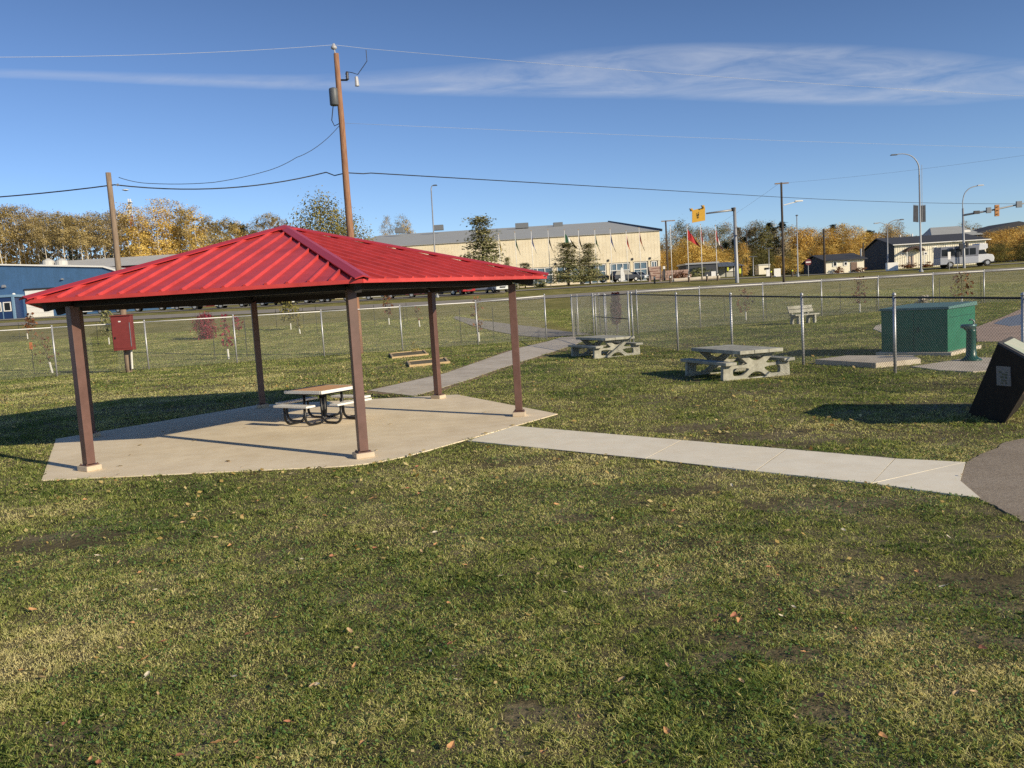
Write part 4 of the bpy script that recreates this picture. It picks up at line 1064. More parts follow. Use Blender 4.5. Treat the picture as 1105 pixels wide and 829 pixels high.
def trailers():
    Y0 = 150.0
    a, b_ = P(741,302,Y0), P(775,299,Y0); zg = a.z-0.3; zt_ = P(760,285,Y0).z
    t = thing('site_trailer', 'low dark grey site trailer behind the red and white flags', 'trailer', (a.x, Y0, zg))
    m = MB(); wallbox(m, a.x, b_.x, Y0, Y0+7, zg+0.4, zt_); m.build('body', M_droof2, t, world=True)
    m = MB(); wallbox(m, a.x-0.2, b_.x+0.2, Y0-0.3, Y0+7.3, zt_+0.003, zt_+0.3); m.build('roof', M_grey, t, world=True)
    for x, y in ((747,293),(757,292)):
        q = P(x, y, Y0-0.05) - t.location; MB().box(q, (1.1,0.08,1.0)).build('window', M_cglass, t)
    q = P(770,296,Y0-0.05) - t.location; MB().box(q, (0.8,0.08,1.0)).build('notice', M_white, t)
    Y1 = 154.0; a, b_ = P(775,300,Y1), P(801,298,Y1); zg = a.z-0.5; z1 = P(788,287.5,Y1).z; z2 = P(788,282.5,Y1+5).z
    t = thing('open_shed', 'grey metal roofed shed with lime yellow panels behind the beacon pole', 'shed', (a.x, Y1, zg))
    m = MB(); wallbox(m, a.x, b_.x, Y1+4, Y1+8, zg, z1+0.3); m.build('back_wall', M_groof, t, world=True)
    m = MB().add([(a.x-0.5,Y1-0.5,z1),(b_.x+0.5,Y1-0.5,z1),(b_.x+0.5,Y1+9,z2),(a.x-0.5,Y1+9,z2)], [(0,1,2,3)])
    n = 24
    for i in range(n):
        x = a.x + (b_.x-a.x)*(i+0.5)/n; m.bar((x,Y1-0.52,z1+0.05),(x,Y1+9,z2+0.05),0.06,0.08)
    m.build('roof', mat('bluish_metal', (0.30,0.33,0.36), 0.4, metal=0.4), t, world=True)
    for i in range(4):
        x = a.x + (b_.x-a.x)*i/3; MB().box((x-a.x, 0.2, (z1-zg)/2), (0.2,0.2,z1-zg)).build('shed_post', M_droof2, t)
    for x, y, w, h in ((785.5,290.5,1.7,3.6),(798.5,292.5,2.4,5.2)):
        q = P(x, y, Y1-0.3) - t.location; MB().box(q, (w*0.17,0.1,h*0.17*1.0)).build('lime_panel', M_lime, t)
    q = P(790,291,Y1+3.8) - t.location; MB().box(q, (1.4,0.1,0.6)).build('white_panel', M_white, t)
    # small far camper trailer to the right
    Y2 = 170.0; a, b_ = P(819,296,Y2), P(831,294,Y2); zg = a.z-0.6; z1 = P(825,286.5,Y2).z
    t = thing('site_trailer', 'small pale trailer far off left of the crossarm pole', 'trailer', (a.x, Y2, zg))
    m = MB(); wallbox(m, a.x, b_.x, Y2, Y2+2.6, zg+0.5, z1); m.build('body', M_house, t, world=True)
    m = MB(); wallbox(m, a.x-0.1, b_.x+0.1, Y2-0.1, Y2+2.7, z1+0.003, z1+0.25); m.build('roof', M_wroof, t, world=True)
    q = P(828,290,Y2-0.05) - t.location; MB().box(q, (1.1,0.06,0.4)).build('window', M_cglass, t)
    for x in (0.6, 1.8): MB().lathe([(0.3,-0.1),(0.3,0.1)], (x, 0.2, 0.35), 10).build('wheel', M_tyre, t)
trailers()

# stone sign and stone wall by the entrance, white posts, feather banner
def stone_bits():
    Y0 = 128.0
    b_ = B(707,Y0); t = thing('entrance_sign', 'pink stone entrance sign with dark carved lines right of the hall', 'sign', b_)
    s = Y0/F_PX
    MB().box((0,0,1.25), (13.5*s,0.5,2.0)).build('stone_panel', M_stone, t, bevel=0.06)
    mb = MB()
    for i, (x, z, w) in enumerate(((0.1,1.95,1.5),(-0.2,1.55,1.3),(0.25,1.22,1.2),(-0.3,0.9,1.0),(0.35,0.62,1.1))): mb.box((x,-0.253,z), (w,0.02,0.11), rot=Matrix.Rotation(R((i%3-1)*4),3,'Y'))
    mb.build('carved_lines', mat('carved_brown', (0.20,0.09,0.07), 0.9), t)
    for x in (-0.8, 0.8): MB().box((x,0,0.15), (0.3,0.4,0.5)).build('sign_leg', M_stone, t)
    b_ = B(729,134); t = thing('stone_wall', 'low reddish fieldstone wall between the stone sign and the flags', 'wall', b_)
    mb = MB(); rr = random.Random(4)
    for r_ in range(4):
        x = -2.1
        while x < 1.9:
            w = rr.uniform(0.4,0.9); mb.box((x+w/2, rr.uniform(-0.05,0.05), 0.2+r_*0.38), (w-0.03,0.5,0.36), rr.uniform(-0.04,0.04)); x += w
    mb.build('stones', M_brickwall, t, bevel=0.03)
    b_ = B(671,131); t = thing('feather_banner', 'white feather shaped banner flag standing in front of the parked dark car', 'banner', b_)
    MB().tube([(-0.1,0,0),(-0.15,0,1.6),(-0.05,0,2.35),(0.15,0,2.5)], 0.025, 6).build('mast', M_grey, t)
    MB().extr([(-0.12,-0.02,0.25),(0.55,-0.02,0.3),(0.5,-0.02,1.2),(0.32,-0.02,2.0),(0.1,-0.02,2.4),(-0.1,-0.02,2.2)], (0,0.02,0)).build('flag_cloth', M_white, t)
    b_ = B(717,131); t = thing('marker_post', 'white topped dark marker post beside the pink stone sign', 'post', b_)
    MB().box((0,0,0.9), (0.28,0.28,1.8)).build('shaft', M_droof2, t); MB().box((0,0,2.0), (0.34,0.3,0.45)).build('cap', M_white, t, bevel=0.03)
    b_ = B(742,117); t = thing('planter_log', 'pale log edging of a planting bed below the red flag', 'planter', b_)
    MB().tube([(-1.9,0,0.25),(1.9,0.3,0.3)], 0.25, 10).build('log', M_path, t); MB().tube([(2.1,0.3,0.3),(4.6,0.6,0.3)], 0.24, 10).build('log', M_path, t)
    for i, (x, Y, lab) in enumerate(((743.5,112.5,'first dark bollard under the red flag'), (763,112.5,'second dark bollard below the middle red and white flag'), (774.5,112.5,'third dark bollard below the rightmost flag'), (723.5,113.5,'dark bollard in front of the fieldstone wall'), (706.5,114,'pale bollard in front of the pink stone sign'), (832,113,'yellow banded bollard left of the crossarm pole'), (855,113,'yellow banded bollard right of the crossarm pole'))):
        b_ = B(x, Y); t = thing('bollard', lab, 'bollard', b_, 0, 'bollards along the verge')
        MB().tube([(0,0,-0.1),(0,0,1.0)], 0.13, 10).build('shaft', M_bark, t); MB().lathe([(0.135,0.72),(0.135,0.9)], n=10).build('band', M_lime if i > 4 else M_guard, t)
    for x, y0_, w, h, lab, Y in ((839,296,0.9,1.1,'small white sign board left of the crossarm pole foot',115), (962.5,288,1.7,1.1,'white notice board on two legs in front of the long white hall',116), (829,299,0.5,0.9,'white meter box left of the crossarm pole',117)):
        b_ = B(x, Y); t = thing('notice_board', lab, 'sign', b_)
        z = P(x, y0_, Y).z - b_.z
        MB().box((0,0,max(z,0.6)), (w,0.06,h)).build('board', M_white, t)
        for s in (-0.35,0.35): MB().tube([(s*w,0.06,-0.1),(s*w,0.06,max(z,0.6))], 0.035, 6).build('leg', M_grey, t)
    b_ = B(872.5,112); t = thing('road_sign', 'round red no entry sign with white bar left of the bungalow', 'sign', b_)
    z = P(872,283,112).z-b_.z
    MB().tube([(0,0.04,-0.1),(0,0.04,z+0.3)], 0.05, 8).build('post', M_grey, t)
    o = MB().lathe([(0.42,-0.015),(0.42,0.015)], n=24).build('sign_disc', M_stopred, t); o.rotation_euler = (R(90),0,0); o.location = (0,-0.02,z)
    MB().box((0,-0.045,z), (0.62,0.01,0.15)).build('sign_bar', M_white, t)
    for x, Y, yt, lab in ((1024.5,108,276,'small white road sign in front of the shuttle bus'), (1033.5,109,274.5,'dark backed road sign beside the signal mast')):
        b_ = B(x, Y); t = thing('road_sign', lab, 'sign', b_); z = P(x, yt, Y).z-b_.z
        MB().tube([(0,0.04,-0.1),(0,0.04,z+0.3)], 0.04, 8).build('post', M_grey, t)
        if x < 1030: MB().box((0,0,z), (0.36,0.03,0.95)).build('sign_plate', M_white, t)
        else: MB().lathe([(0.36,z-0.3),(0.36,z+0.3)], n=8).build('sign_plate', M_droof2, t)
stone_bits()

# ------------------------------------------------------------------ flags
def flag(x, yt, Y, colours, label, wide=0.0, mp=M_white, droop=1.0):
    b_ = B(x, Y); top = P(x-0.4, yt, Y); H = top.z - b_.z
    t = thing('flagpole', label, 'flagpole', b_, 0, 'flagpoles in front of the hall')
    MB().tube([(0,0,-0.1),(0,0,H)], [0.055,0.035], 8).build('pole_shaft', mp, t, smooth=True)
    MB().lathe([(0.01,H+0.16),(0.08,H+0.08),(0.01,H)][::-1], n=8).build('finial', M_yellow, t)
    if colours:
        # limp cloth hanging in folds, one strip of cloth per colour
        n = len(colours); z0 = H-0.5
        fl_ = None
        for i, c in enumerate(colours):
            mb = MB(); NX, NZ = 6, 8
            for a in range(NX+1):
                u = (i + a/NX)/n
                for k in range(NZ+1):
                    v = k/NZ
                    fold = math.sin(u*9+v*2)*0.10*(0.3+u)
                    xx = 0.07 + u*(0.80+wide)*(0.35+0.65*v*droop + wide*0.3); zz = z0 - v*1.5 - u*(1.9-wide)*droop
                    mb.v.append(Vector((xx, fold, zz)))
            mb.f = [(a*(NZ+1)+k, (a+1)*(NZ+1)+k, (a+1)*(NZ+1)+k+1, a*(NZ+1)+k+1) for a in range(NX) for k in range(NZ)]
            o = mb.build('flag_cloth' if i == 0 else 'flag_stripe', c, t if i == 0 else fl_, smooth=True)
            if i == 0: fl_ = o
    return t
fR = mat('flag_red', (0.45,0.03,0.03), 0.8); fW = M_white; fB = mat('flag_blue', (0.03,0.05,0.22), 0.8); fG = mat('flag_green', (0.02,0.10,0.05), 0.8); fK = mat('flag_dark', (0.04,0.035,0.03), 0.8); fY = mat('flag_gold', (0.45,0.30,0.05), 0.8); fO = mat('flag_rust', (0.35,0.08,0.04), 0.8)
for x, yt, c, lab, w in ((541.5,253,[fY,fW],'leftmost flagpole with a faded gold and white flag by the conifer',0), (559,251,[fG,fK],'second flagpole from the left with a dark green flag',0), (576.5,249.5,[fB,fW],'flagpole with limp blue and white flag left of the paired trees',0), (594.5,248.5,[fK],'flagpole with a limp black flag left of the paired trees',0), (612,248.5,[fG,fW,fK],'flagpole with a spread green white and black flag over the paired trees',0.8), (627,248.5,[fK,fG],'flagpole behind the right one of the paired trees with dark flag',0), (644.5,248,[fG,fG],'flagpole with limp green flag right of the paired trees',0), (661,247.5,[fB,fK],'flagpole with limp blue and black flag above the feather banner',0), (678,249.5,[fR,fO],'flagpole with a limp red and rust flag near the hall corner',0), (692,246,[fO,fG],'rightmost flagpole in front of the hall wall with rust and green flag',0)):
    flag(x, yt, 134, c, lab, w)
for x, yt, c, lab, w in ((725.5,244,[],'bare white flagpole right of the hall',0), (743.5,243.5,[fR,fR,fR],'white flagpole with a spread red flag left of the yellow sign',0.7), (758,243,[fR,fW,fR],'white flagpole with a limp red and white flag under the yellow sign',0), (774,243.5,[fR,fW,fR],'white flagpole with limp red and white flag nearest the beacon pole',0.15)):
    flag(x, yt, 122, c, lab, w)

# ------------------------------------------------------------------ vehicles
def car(loc_, rz, body, label, kind='suv', group='vehicles parked in front of the hall'):
    t = thing('parked_car', label, 'car', loc_, rz, group)
    if kind == 'suv': prof = [(-2.3,0.35),(2.3,0.35),(2.32,0.75),(2.2,0.98),(1.1,1.10),(-2.25,1.12),(-2.32,0.8)]; cab = [(1.05,1.10),(0.35,1.70),(-1.9,1.72),(-2.25,1.12)]; L = 1.45
    elif kind == 'truck': prof = [(-2.7,0.45),(2.6,0.45),(2.62,0.95),(2.5,1.15),(1.25,1.2),(-2.7,1.2)]; cab = [(1.3,1.2),(0.7,1.85),(-0.7,1.87),(-0.85,1.2)]; L = 1.7
    else: prof = [(-2.2,0.30),(2.2,0.30),(2.25,0.62),(2.1,0.80),(1.0,0.92),(-1.5,0.95),(-2.2,0.9),(-2.28,0.6)]; cab = [(1.0,0.92),(0.3,1.42),(-1.0,1.44),(-1.75,0.93)]; L = 1.38
    w = 0.92
    MB().extr([(a,-w,b_) for a, b_ in prof], (0,2*w,0)).build('body', body, t, bevel=0.07)
    mb = MB(); n = len(cab)
    vs = [(a,-w*0.94,b_) if k in (0,n-1) else (a,-w*0.76,b_) for k, (a, b_) in enumerate(cab)]; vs += [(a,-b2,c) for a, b2, c in vs]
    mb.add(vs, [(0,1,2,3),(7,6,5,4),(0,4,5,1),(2,6,7,3),(0,3,7,4)]); mb.build('windows', M_cglass, t)
    c1, c2 = cab[1], cab[2]
    MB().box(((c1[0]+c2[0])/2,0,(c1[1]+c2[1])/2+0.03), (c1[0]-c2[0]+0.1,2*w*0.78,0.07)).build('roof', body, t, bevel=0.03)
    mb = MB()
    for s in (-1,1):
        mb.bar((cab[0][0],s*w*0.95,cab[0][1]), (c1[0],s*w*0.77,c1[1]), 0.09,0.07); mb.bar((cab[3][0],s*w*0.95,cab[3][1]), (c2[0],s*w*0.77,c2[1]), 0.12,0.09); mb.bar(((cab[0][0]+cab[3][0])/2,s*w*0.955,cab[0][1]), ((c1[0]+c2[0])/2,s*w*0.775,c1[1]), 0.09,0.05)
    mb.build('pillars', body, t)
    rad = 0.34 if kind != 'truck' else 0.42
    for sx in (-1,1):
        for sy in (-1,1):
            wh = MB().tube([(sx*L,sy*(w-0.18),rad),(sx*L,sy*(w+0.03),rad)], rad, 16).build('wheel', M_tyre, t)
            MB().tube([(sx*L,sy*(w+0.02),rad),(sx*L,sy*(w+0.045),rad)], rad*0.6, 12).build('rim', M_rim, wh)
    for sy in (-1,1):
        MB().box((prof[1][0]+0.0,sy*0.66,prof[2][1]+0.02), (0.1,0.4,0.16)).build('headlight', M_lamp, t)
        MB().box((prof[0][0]-0.02,sy*0.68,prof[2][1]+0.1), (0.08,0.3,0.16)).build('tail_light', M_stopred, t)
    MB().box((prof[1][0]+0.03,0,prof[2][1]-0.1), (0.06,0.8,0.2)).build('grille', M_dtrim, t)
    return t
def cp(name, c): return mat('car_paint_'+name, c, 0.25, var=0.03, spec=0.6)
carlist = [(100,141,'suv',cp('white',(0.7,0.7,0.7)),'white SUV parked right behind the left pavilion post',0.1),
 (121,146,'sedan',cp('blue',(0.04,0.09,0.20)),'blue sedan parked left of the old utility pole',0.0),
 (163,141,'truck',cp('black',(0.012,0.012,0.014)),'black pickup truck parked right of the red box',0.2),
 (204,143,'sedan',cp('silver',(0.42,0.43,0.44)),'silver sedan parked left of the red shrub',0.0),
 (226,145,'truck',cp('beige',(0.50,0.43,0.33)),'beige pickup truck parked above the red shrub',3.1),
 (252,146,'suv',cp('pearl',(0.65,0.65,0.63)),'pearl white SUV parked left of the back pavilion post',0.0),
 (296,143,'sedan',cp('lightblue',(0.30,0.38,0.46)),'pale blue sedan parked right of the back pavilion post',0.0),
 (309,145,'suv',cp('yellow',(0.60,0.36,0.03)),'yellow SUV parked behind the green leaved sapling',1.4),
 (325,144,'suv',cp('navy',(0.03,0.05,0.10)),'navy SUV parked right of the green leaved sapling',0.6),
 (343,142,'suv',cp('grey',(0.16,0.17,0.18)),'dark grey SUV parked in the middle of the pavilion opening',0.1),
 (362,143,'truck',cp('teal',(0.07,0.12,0.15)),'teal pickup truck parked left of the near pavilion post',0.0),
 (410,146,'sedan',cp('ivory',(0.55,0.53,0.47)),'ivory sedan parked right of the near pavilion post',0.0),
 (434,146,'suv',cp('black2',(0.02,0.02,0.022)),'black SUV parked behind the brown leaved sapling',0.0),
 (456,146,'sedan',cp('maroon',(0.10,0.03,0.03)),'maroon sedan parked left of the middle pavilion post',0.0),
 (478,147,'suv',cp('charcoal',(0.03,0.03,0.035)),'charcoal SUV parked just right of the middle pavilion post',0.0),
 (499,142,'suv',cp('red',(0.40,0.02,0.03)),'bright red SUV parked under the right end of the roof',-1.1),
 (520,143,'truck',cp('slate',(0.13,0.14,0.19)),'slate grey pickup parked beside the bright red SUV',0.0),
 (536,141,'suv',cp('snow',(0.72,0.73,0.75)),'snow white SUV parked left of the right pavilion post',-1.2),
 (640,141,'truck',cp('coal',(0.02,0.022,0.03)),'coal black pickup parked right of the paired trees',0.0),
 (675,139,'suv',cp('dusk',(0.03,0.035,0.05)),'dark blue SUV parked behind the feather banner',0.3),
 (689,141,'sedan',cp('ice',(0.50,0.54,0.58)),'icy silver sedan parked at the hall corner beside the stone sign',-0.9)]
for x, Y, kind, m, lab, rz in carlist:
    if x < 560: Y = float(np.interp(x, [90,180,230,380,420,540], [132,128,118,116.5,115,114.5]))
    b_ = B(x, Y); b_.z += 0.07; car(b_, rz, m, lab, kind)

def bus():
    a = B(1009,111.5); b_ = B(1071,111.5); L = (b_-a).length; c = (a+b_)/2; rz = math.atan2(b_.y-a.y, b_.x-a.x)
    t = thing('shuttle_bus', 'white and grey shuttle bus parked in front of the long white hall', 'bus', (c.x, c.y, c.z+0.08), rz-R(6))
    w = 1.15; s = L/8.9
    bw = mat('bus_white', (0.66,0.67,0.69), 0.4, var=0.05); bg = mat('bus_grey', (0.20,0.21,0.25), 0.4, var=0.08)
    MB().extr([(-4.0*s,-w,0.45),(1.6*s,-w,0.45),(1.6*s,-w,1.35),(-4.0*s,-w,1.35)], (0,2*w,0)).build('lower_body', mat('bus_silver', (0.40,0.42,0.48), 0.4, var=0.06), t, bevel=0.05)
    MB().extr([(-4.0*s,-w,1.353),(1.6*s,-w,1.353),(1.75*s,-w,2.75),(-3.9*s,-w,2.75)], (0,2*w,0)).build('upper_body', bg, t, bevel=0.05)
    MB().extr([(1.62*s,-w*0.96,2.06),(1.77*s,-w*0.96,2.95),(3.0*s,-w*0.9,2.85),(3.05*s,-w*0.9,2.3),(2.6*s,-w*0.96,2.11)], (0,2*w*0.95,0)).build('cab_roof', bw, t, bevel=0.06)
    MB().extr([(1.62*s,-0.98,0.45),(3.95*s,-0.98,0.5),(4.0*s,-0.98,1.05),(3.8*s,-0.98,1.42),(2.95*s,-0.98,1.55),(1.62*s,-0.98,1.55)], (0,1.96,0)).build('hood', bw, t, bevel=0.07)
    MB().extr([(1.66*s,-0.97,1.553),(2.92*s,-0.97,1.553),(2.55*s,-0.97,2.10),(1.66*s,-0.97,2.05)], (0,1.94,0)).build('cab_windows', M_cglass, t)
    for i in range(5):
        x = -3.3*s + i*1.02*s
        for sy in (-1, 1): MB().box((x, sy*(w+0.01), 1.98), (0.86*s,0.04,0.85)).build('window', M_cglass, t)
    for x in (-2.5*s, 2.9*s):
        for sy in (-1,1):
            wh = MB().tube([(x,sy*(w-0.3),0.42),(x,sy*(w+0.02),0.42)], 0.42, 16).build('wheel', M_tyre, t)
            MB().tube([(x,sy*(w+0.015),0.42),(x,sy*(w+0.04),0.42)], 0.24, 12).build('rim', M_rim, wh)
    MB().box((3.98*s,0,0.85), (0.06,1.0,0.3)).build('grille', M_dtrim, t)
    for sy in (-1,1): MB().box((3.96*s,sy*0.75,0.9), (0.1,0.3,0.2)).build('headlight', M_lamp, t)
    MB().box((4.02*s,0,0.55), (0.12,2.0,0.2)).build('bumper', M_dtrim, t)
bus()

# cell tower behind the wood
def cell_tower():
    Y = 300.0; b_ = B(152,Y); top = P(149.5,196,Y); H = top.z-b_.z
    t = thing('cell_tower', 'red and white lattice cell tower rising behind the left wood', 'tower', b_)
    red = mat('tower_red', (0.40,0.05,0.04), 0.7)
    for seg in range(8):
        z0, z1 = H*seg/8, H*(seg+1)/8; mb = MB(); w0, w1 = 0.9-0.5*seg/8, 0.9-0.5*(seg+1)/8
        for k in range(3):
            a0 = 2*math.pi*k/3; a1 = 2*math.pi*(k+1)/3
            A_ = Vector((w0*math.cos(a0), w0*math.sin(a0), z0)); B_ = Vector((w1*math.cos(a0), w1*math.sin(a0), z1)); C_ = Vector((w1*math.cos(a1), w1*math.sin(a1), z1))
            mb.tube([A_, B_], 0.13, 5); mb.tube([A_, C_], 0.08, 4)
        mb.build('lattice_section', red if seg % 2 else M_white, t)
    for dz, dx, r_ in ((-2.8,-0.6,1.1),(-7,0.7,0.7),(-9,0.5,0.6)):
        MB().lathe([(0.1,-0.3),(r_,0.0),(r_,0.15)], n=12).build('dish', M_white, t).location = (dx,-0.8,H+dz)
        o = t.children[-1]; o.rotation_euler = (R(90),0,0)
cell_tower()

# ------------------------------------------------------------------ trees
def tree_proto(name, label, cat, H, crown, n, leafsize, lm, bark, trunk_r, seed, bare=0.0, limbs=7, shape='oval', crown_z=0.35, tint_mid=0.5, group=None):
    """tapered trunk with limbs (one mesh) + crown of leaf quads; returns the thing"""
    rng = np.random.default_rng(seed); rr = random.Random(seed)
    t = thing(name, label, cat, (0,0,-1000), 0, group)
    mb = MB()
    bend = [Vector((rr.uniform(-1,1)*0.02*H*(i/6), rr.uniform(-1,1)*0.02*H*(i/6), H*0.94*i/6 - (0.3 if i == 0 else 0))) for i in range(7)]
    mb.tube(bend, [trunk_r*(1-0.88*i/6) for i in range(7)], 7)
    tips = []
    for k in range(limbs):
        f = crown_z*0.8 + (0.95-crown_z*0.8)*(k+0.5)/limbs; i = min(5, int(f*6)); base = bend[i].lerp(bend[i+1], f*6-i)
        a = k*2.4 + rr.uniform(-0.5,0.5); reach = crown*(0.9 if shape == 'oval' else 0.95*(1-f)+0.15)*rr.uniform(0.6,1.0)*(1.0 if f < 0.7 else 0.6)
        lift = reach*(0.9 if shape == 'oval' else 0.25)
        end = base + Vector((math.cos(a)*reach, math.sin(a)*reach, lift)); mid = base.lerp(end, 0.5) + Vector((0,0,-0.08*reach))
        mb.tube([base, mid, end], [trunk_r*0.35*(1-f*0.6), trunk_r*0.22*(1-f*0.6), trunk_r*0.06], 5)
        tips += [mid, end]
        for q in range(3):
            e2 = mid.lerp(end, rr.uniform(0.2,0.9)) + Vector((rr.uniform(-1,1), rr.uniform(-1,1), rr.uniform(0.2,1.0)))*reach*0.35
            mb.tube([mid.lerp(end, 0.3), e2], [trunk_r*0.12, trunk_r*0.03], 4); tips.append(e2)
    mb.build('trunk', bark, t, smooth=True)
    # clump centres
    nc = max(12, n//28); C = []
    while len(C) < nc:
        z = rng.uniform(crown_z, 1.0); 
        if shape == 'oval': rad = crown*math.sqrt(max(0.0, 1-((z-(crown_z+1)/2)/((1-crown_z)/2*1.04))**2))
        elif shape == 'cone': rad = crown*(1.04-z)/(1.04-crown_z)
        else: rad = crown*(0.55+0.45*math.sin(z*7+seed))*math.sqrt(max(0.02, 1-((z-(crown_z+1)/2)/((1-crown_z)/2*1.05))**2))
        a = rng.uniform(0, 2*math.pi); q = math.sqrt(rng.uniform(0.08,1.0))*rad
        c = np.array([math.cos(a)*q, math.sin(a)*q, z*H]); i = min(5, int(z*6*0.94)); c[:2] += np.array(bend[i][:2])
        if shape == 'cone': c[2] -= q*0.25
        C.append(c)
    C = np.array(C); ct_ = rng.uniform(-0.28,0.28,nc) + tint_mid
    if bare > 0: keep = rng.random(nc) > bare; C = C[keep]; ct_ = ct_[keep]; nc = len(C)
    idx = rng.integers(0, nc, n); spread = crown*0.20
    cen = C[idx] + rng.normal(0, 1, (n,3))*np.array([spread, spread, spread*(0.8 if shape != 'cone' else 0.35)])
    cen[:,2] = np.maximum(cen[:,2], crown_z*H*0.8)
    out = cen - np.array([0, 0, H*(crown_z+0.25*(1-crown_z))]); out[:,2] *= crown/(H*(1-crown_z)*0.5); out /= np.linalg.norm(out,axis=1)[:,None]+1e-6
    nn = out*0.75 + np.array([0,0,0.25]) + rng.normal(0,0.45,(n,3)); nn /= np.linalg.norm(nn,axis=1)[:,None]
    u = rng.normal(0,1,(n,3)); u -= nn*(u*nn).sum(1)[:,None]; u /= np.linalg.norm(u,axis=1)[:,None]; v = np.cross(nn, u)
    s = leafsize*rng.uniform(0.55,1.25,n)[:,None]
    V = np.stack([cen-u*s*0.5, cen+v*s*0.32, cen+u*s*0.5, cen-v*s*0.32], 1)
    tint = np.clip(ct_[idx] + rng.normal(0,0.13,n) + 0.12*(cen[:,2]/H-0.6), 0, 1)
    quads_mesh('crown', V, tint, lm, t)
    return t
LM_gold = leaf_mat('gold_leaves', (0.34,0.22,0.055), (0.70,0.49,0.125), (0.90,0.70,0.24), trans=0.18)
LM_olive = leaf_mat('olive_gold_leaves', (0.19,0.15,0.065), (0.42,0.32,0.13), (0.72,0.57,0.25), trans=0.18)
LM_tan = leaf_mat('tan_twigs', (0.22,0.185,0.125), (0.42,0.34,0.21), (0.66,0.53,0.31), trans=0.15)
LM_orange = leaf_mat('orange_leaves', (0.32,0.165,0.04), (0.66,0.44,0.11), (0.86,0.63,0.21), trans=0.18)
LM_green = leaf_mat('mixed_green_leaves', (0.06,0.075,0.03), (0.21,0.215,0.09), (0.44,0.39,0.19), trans=0.15)
LM_ygreen = leaf_mat('yellow_green_leaves', (0.07,0.075,0.025), (0.23,0.21,0.065), (0.46,0.37,0.11))
LM_spruce = leaf_mat('spruce_needles', (0.010,0.016,0.010), (0.022,0.032,0.018), (0.05,0.06,0.03), trans=0.0)
LM_red = leaf_mat('crimson_leaves', (0.12,0.016,0.03), (0.27,0.034,0.06), (0.44,0.075,0.09))
LM_purple = leaf_mat('purple_leaves', (0.05,0.016,0.02), (0.10,0.03,0.035), (0.17,0.06,0.05))
LM_rust = leaf_mat('rust_leaves', (0.10,0.04,0.02), (0.20,0.08,0.035), (0.33,0.16,0.07))

protos = []
def put(pr, used, x, ytop, Y, H, label, group, rng_):
    """place the proto (first use moves it, then copies) so that its top shows at row ytop"""
    b_ = B(x, Y); b_.z -= 0.1; h = P(x-1, ytop, Y).z - b_.z; sc = h/H
    o = pr if not used[0] else copy_thing(pr, b_, 0)
    used[0] = True
    o.location = b_; o.rotation_euler = (0,0,rng_.uniform(0,6.28)); wsc = rng_.uniform(0.9,1.15)*(0.55*sc+0.45)
    o.scale = (wsc, wsc, sc); o['label'] = label; o['group'] = group
    return o
rg = random.Random(11)
# left wood : pale trunked aspens with thin crowns
aspens = [[tree_proto('aspen_tree', '', 'tree', 24, 2.6, 2600, 0.32, LM_olive, M_birch, 0.22, 20, bare=0.25, crown_z=0.68, tint_mid=0.5), [False], 24],
       [tree_proto('aspen_tree', '', 'tree', 24, 2.5, 2000, 0.28, LM_tan, M_birch, 0.22, 21, bare=0.35, crown_z=0.74, tint_mid=0.5), [False], 24],
       [tree_proto('aspen_tree', '', 'tree', 24, 2.6, 3900, 0.34, LM_gold, M_birch, 0.22, 22, bare=0.12, crown_z=0.42, tint_mid=0.5), [False], 24],
       [tree_proto('aspen_tree', '', 'tree', 24, 2.5, 2300, 0.30, LM_olive, M_birch, 0.2, 23, bare=0.3, crown_z=0.70, tint_mid=0.35), [False], 24]]
spr = [tree_proto('spruce_tree', '', 'tree', 20, 2.6, 2600, 0.6, LM_spruce, M_bark, 0.22, 30, shape='cone', crown_z=0.06, limbs=12), [False], 20]
labs = ['olive gold aspen with a pale bare trunk in the wood behind the blue workshop', 'thin half bare aspen in the wood behind the blue workshop', 'full golden aspen in the wood left of the pavilion roof peak', 'dull brown gold aspen in the wood behind the blue workshop']
tops = [(-60,228),(0,224),(20,223),(60,229),(100,231),(130,232),(145,222),(160,219),(180,216),(205,221),(222,226),(240,236),(260,238),(290,232)]
def topat(x, tl): return float(np.interp(x, [a for a, _ in tl], [b_ for _, b_ in tl]))
x = -75.0
while x < 138:
    k = rg.choice([0,0,1,3,3,1,0]); pr = aspens[k]
    if x < 45 and rg.random() < 0.35: k = 2; pr = aspens[2]
    put(pr[0], pr[1], x, topat(x, tops)+rg.uniform(-2,7), rg.uniform(192,215), 24, labs[k] if k != 2 else 'golden aspen in the left half of the wood behind the blue workshop', 'aspens in the wood on the left', rg)
    x += rg.uniform(3.6,6.0)
for x, yt, k, Y in ((147,221,2,200),(156,225,2,196),(163,229,2,205),(178,217,2,198),(188,216.5,2,201),(199,219,2,207),(209,226,0,203),(220,224,2,199),(229,234,0,206),(140,232,1,210),(171,236,3,206)):
    put(aspens[k][0], aspens[k][1], x, yt, Y, 24, 'tall golden aspen right of the old pole in the left wood', 'golden aspens right of the old pole', rg)
for x, yt, k, Y in ((246,238,0,215),(255,236,3,220),(263,240,2,224),(238,242,0,226),(287,235,3,230),(296,231,0,228),(305,234,1,233),(313,239,3,236),(276,243,3,240)):
    put(aspens[k][0], aspens[k][1], x, yt, Y, 24, 'muted olive tree showing above the left slope of the pavilion roof', 'trees above the pavilion roof', rg)
for x, yt, Y in ((3,245,222),(86,234,226),(134,238,224),(141,226+8,222),(-25,240,224),(166,250,220),(262,241,250),(270,243,255),(55,240,226),(200,245,222)):
    put(spr[0], spr[1], x, yt, Y, 20, 'dark spruce half hidden among the aspens of the left wood', 'spruces in the left wood', rg)
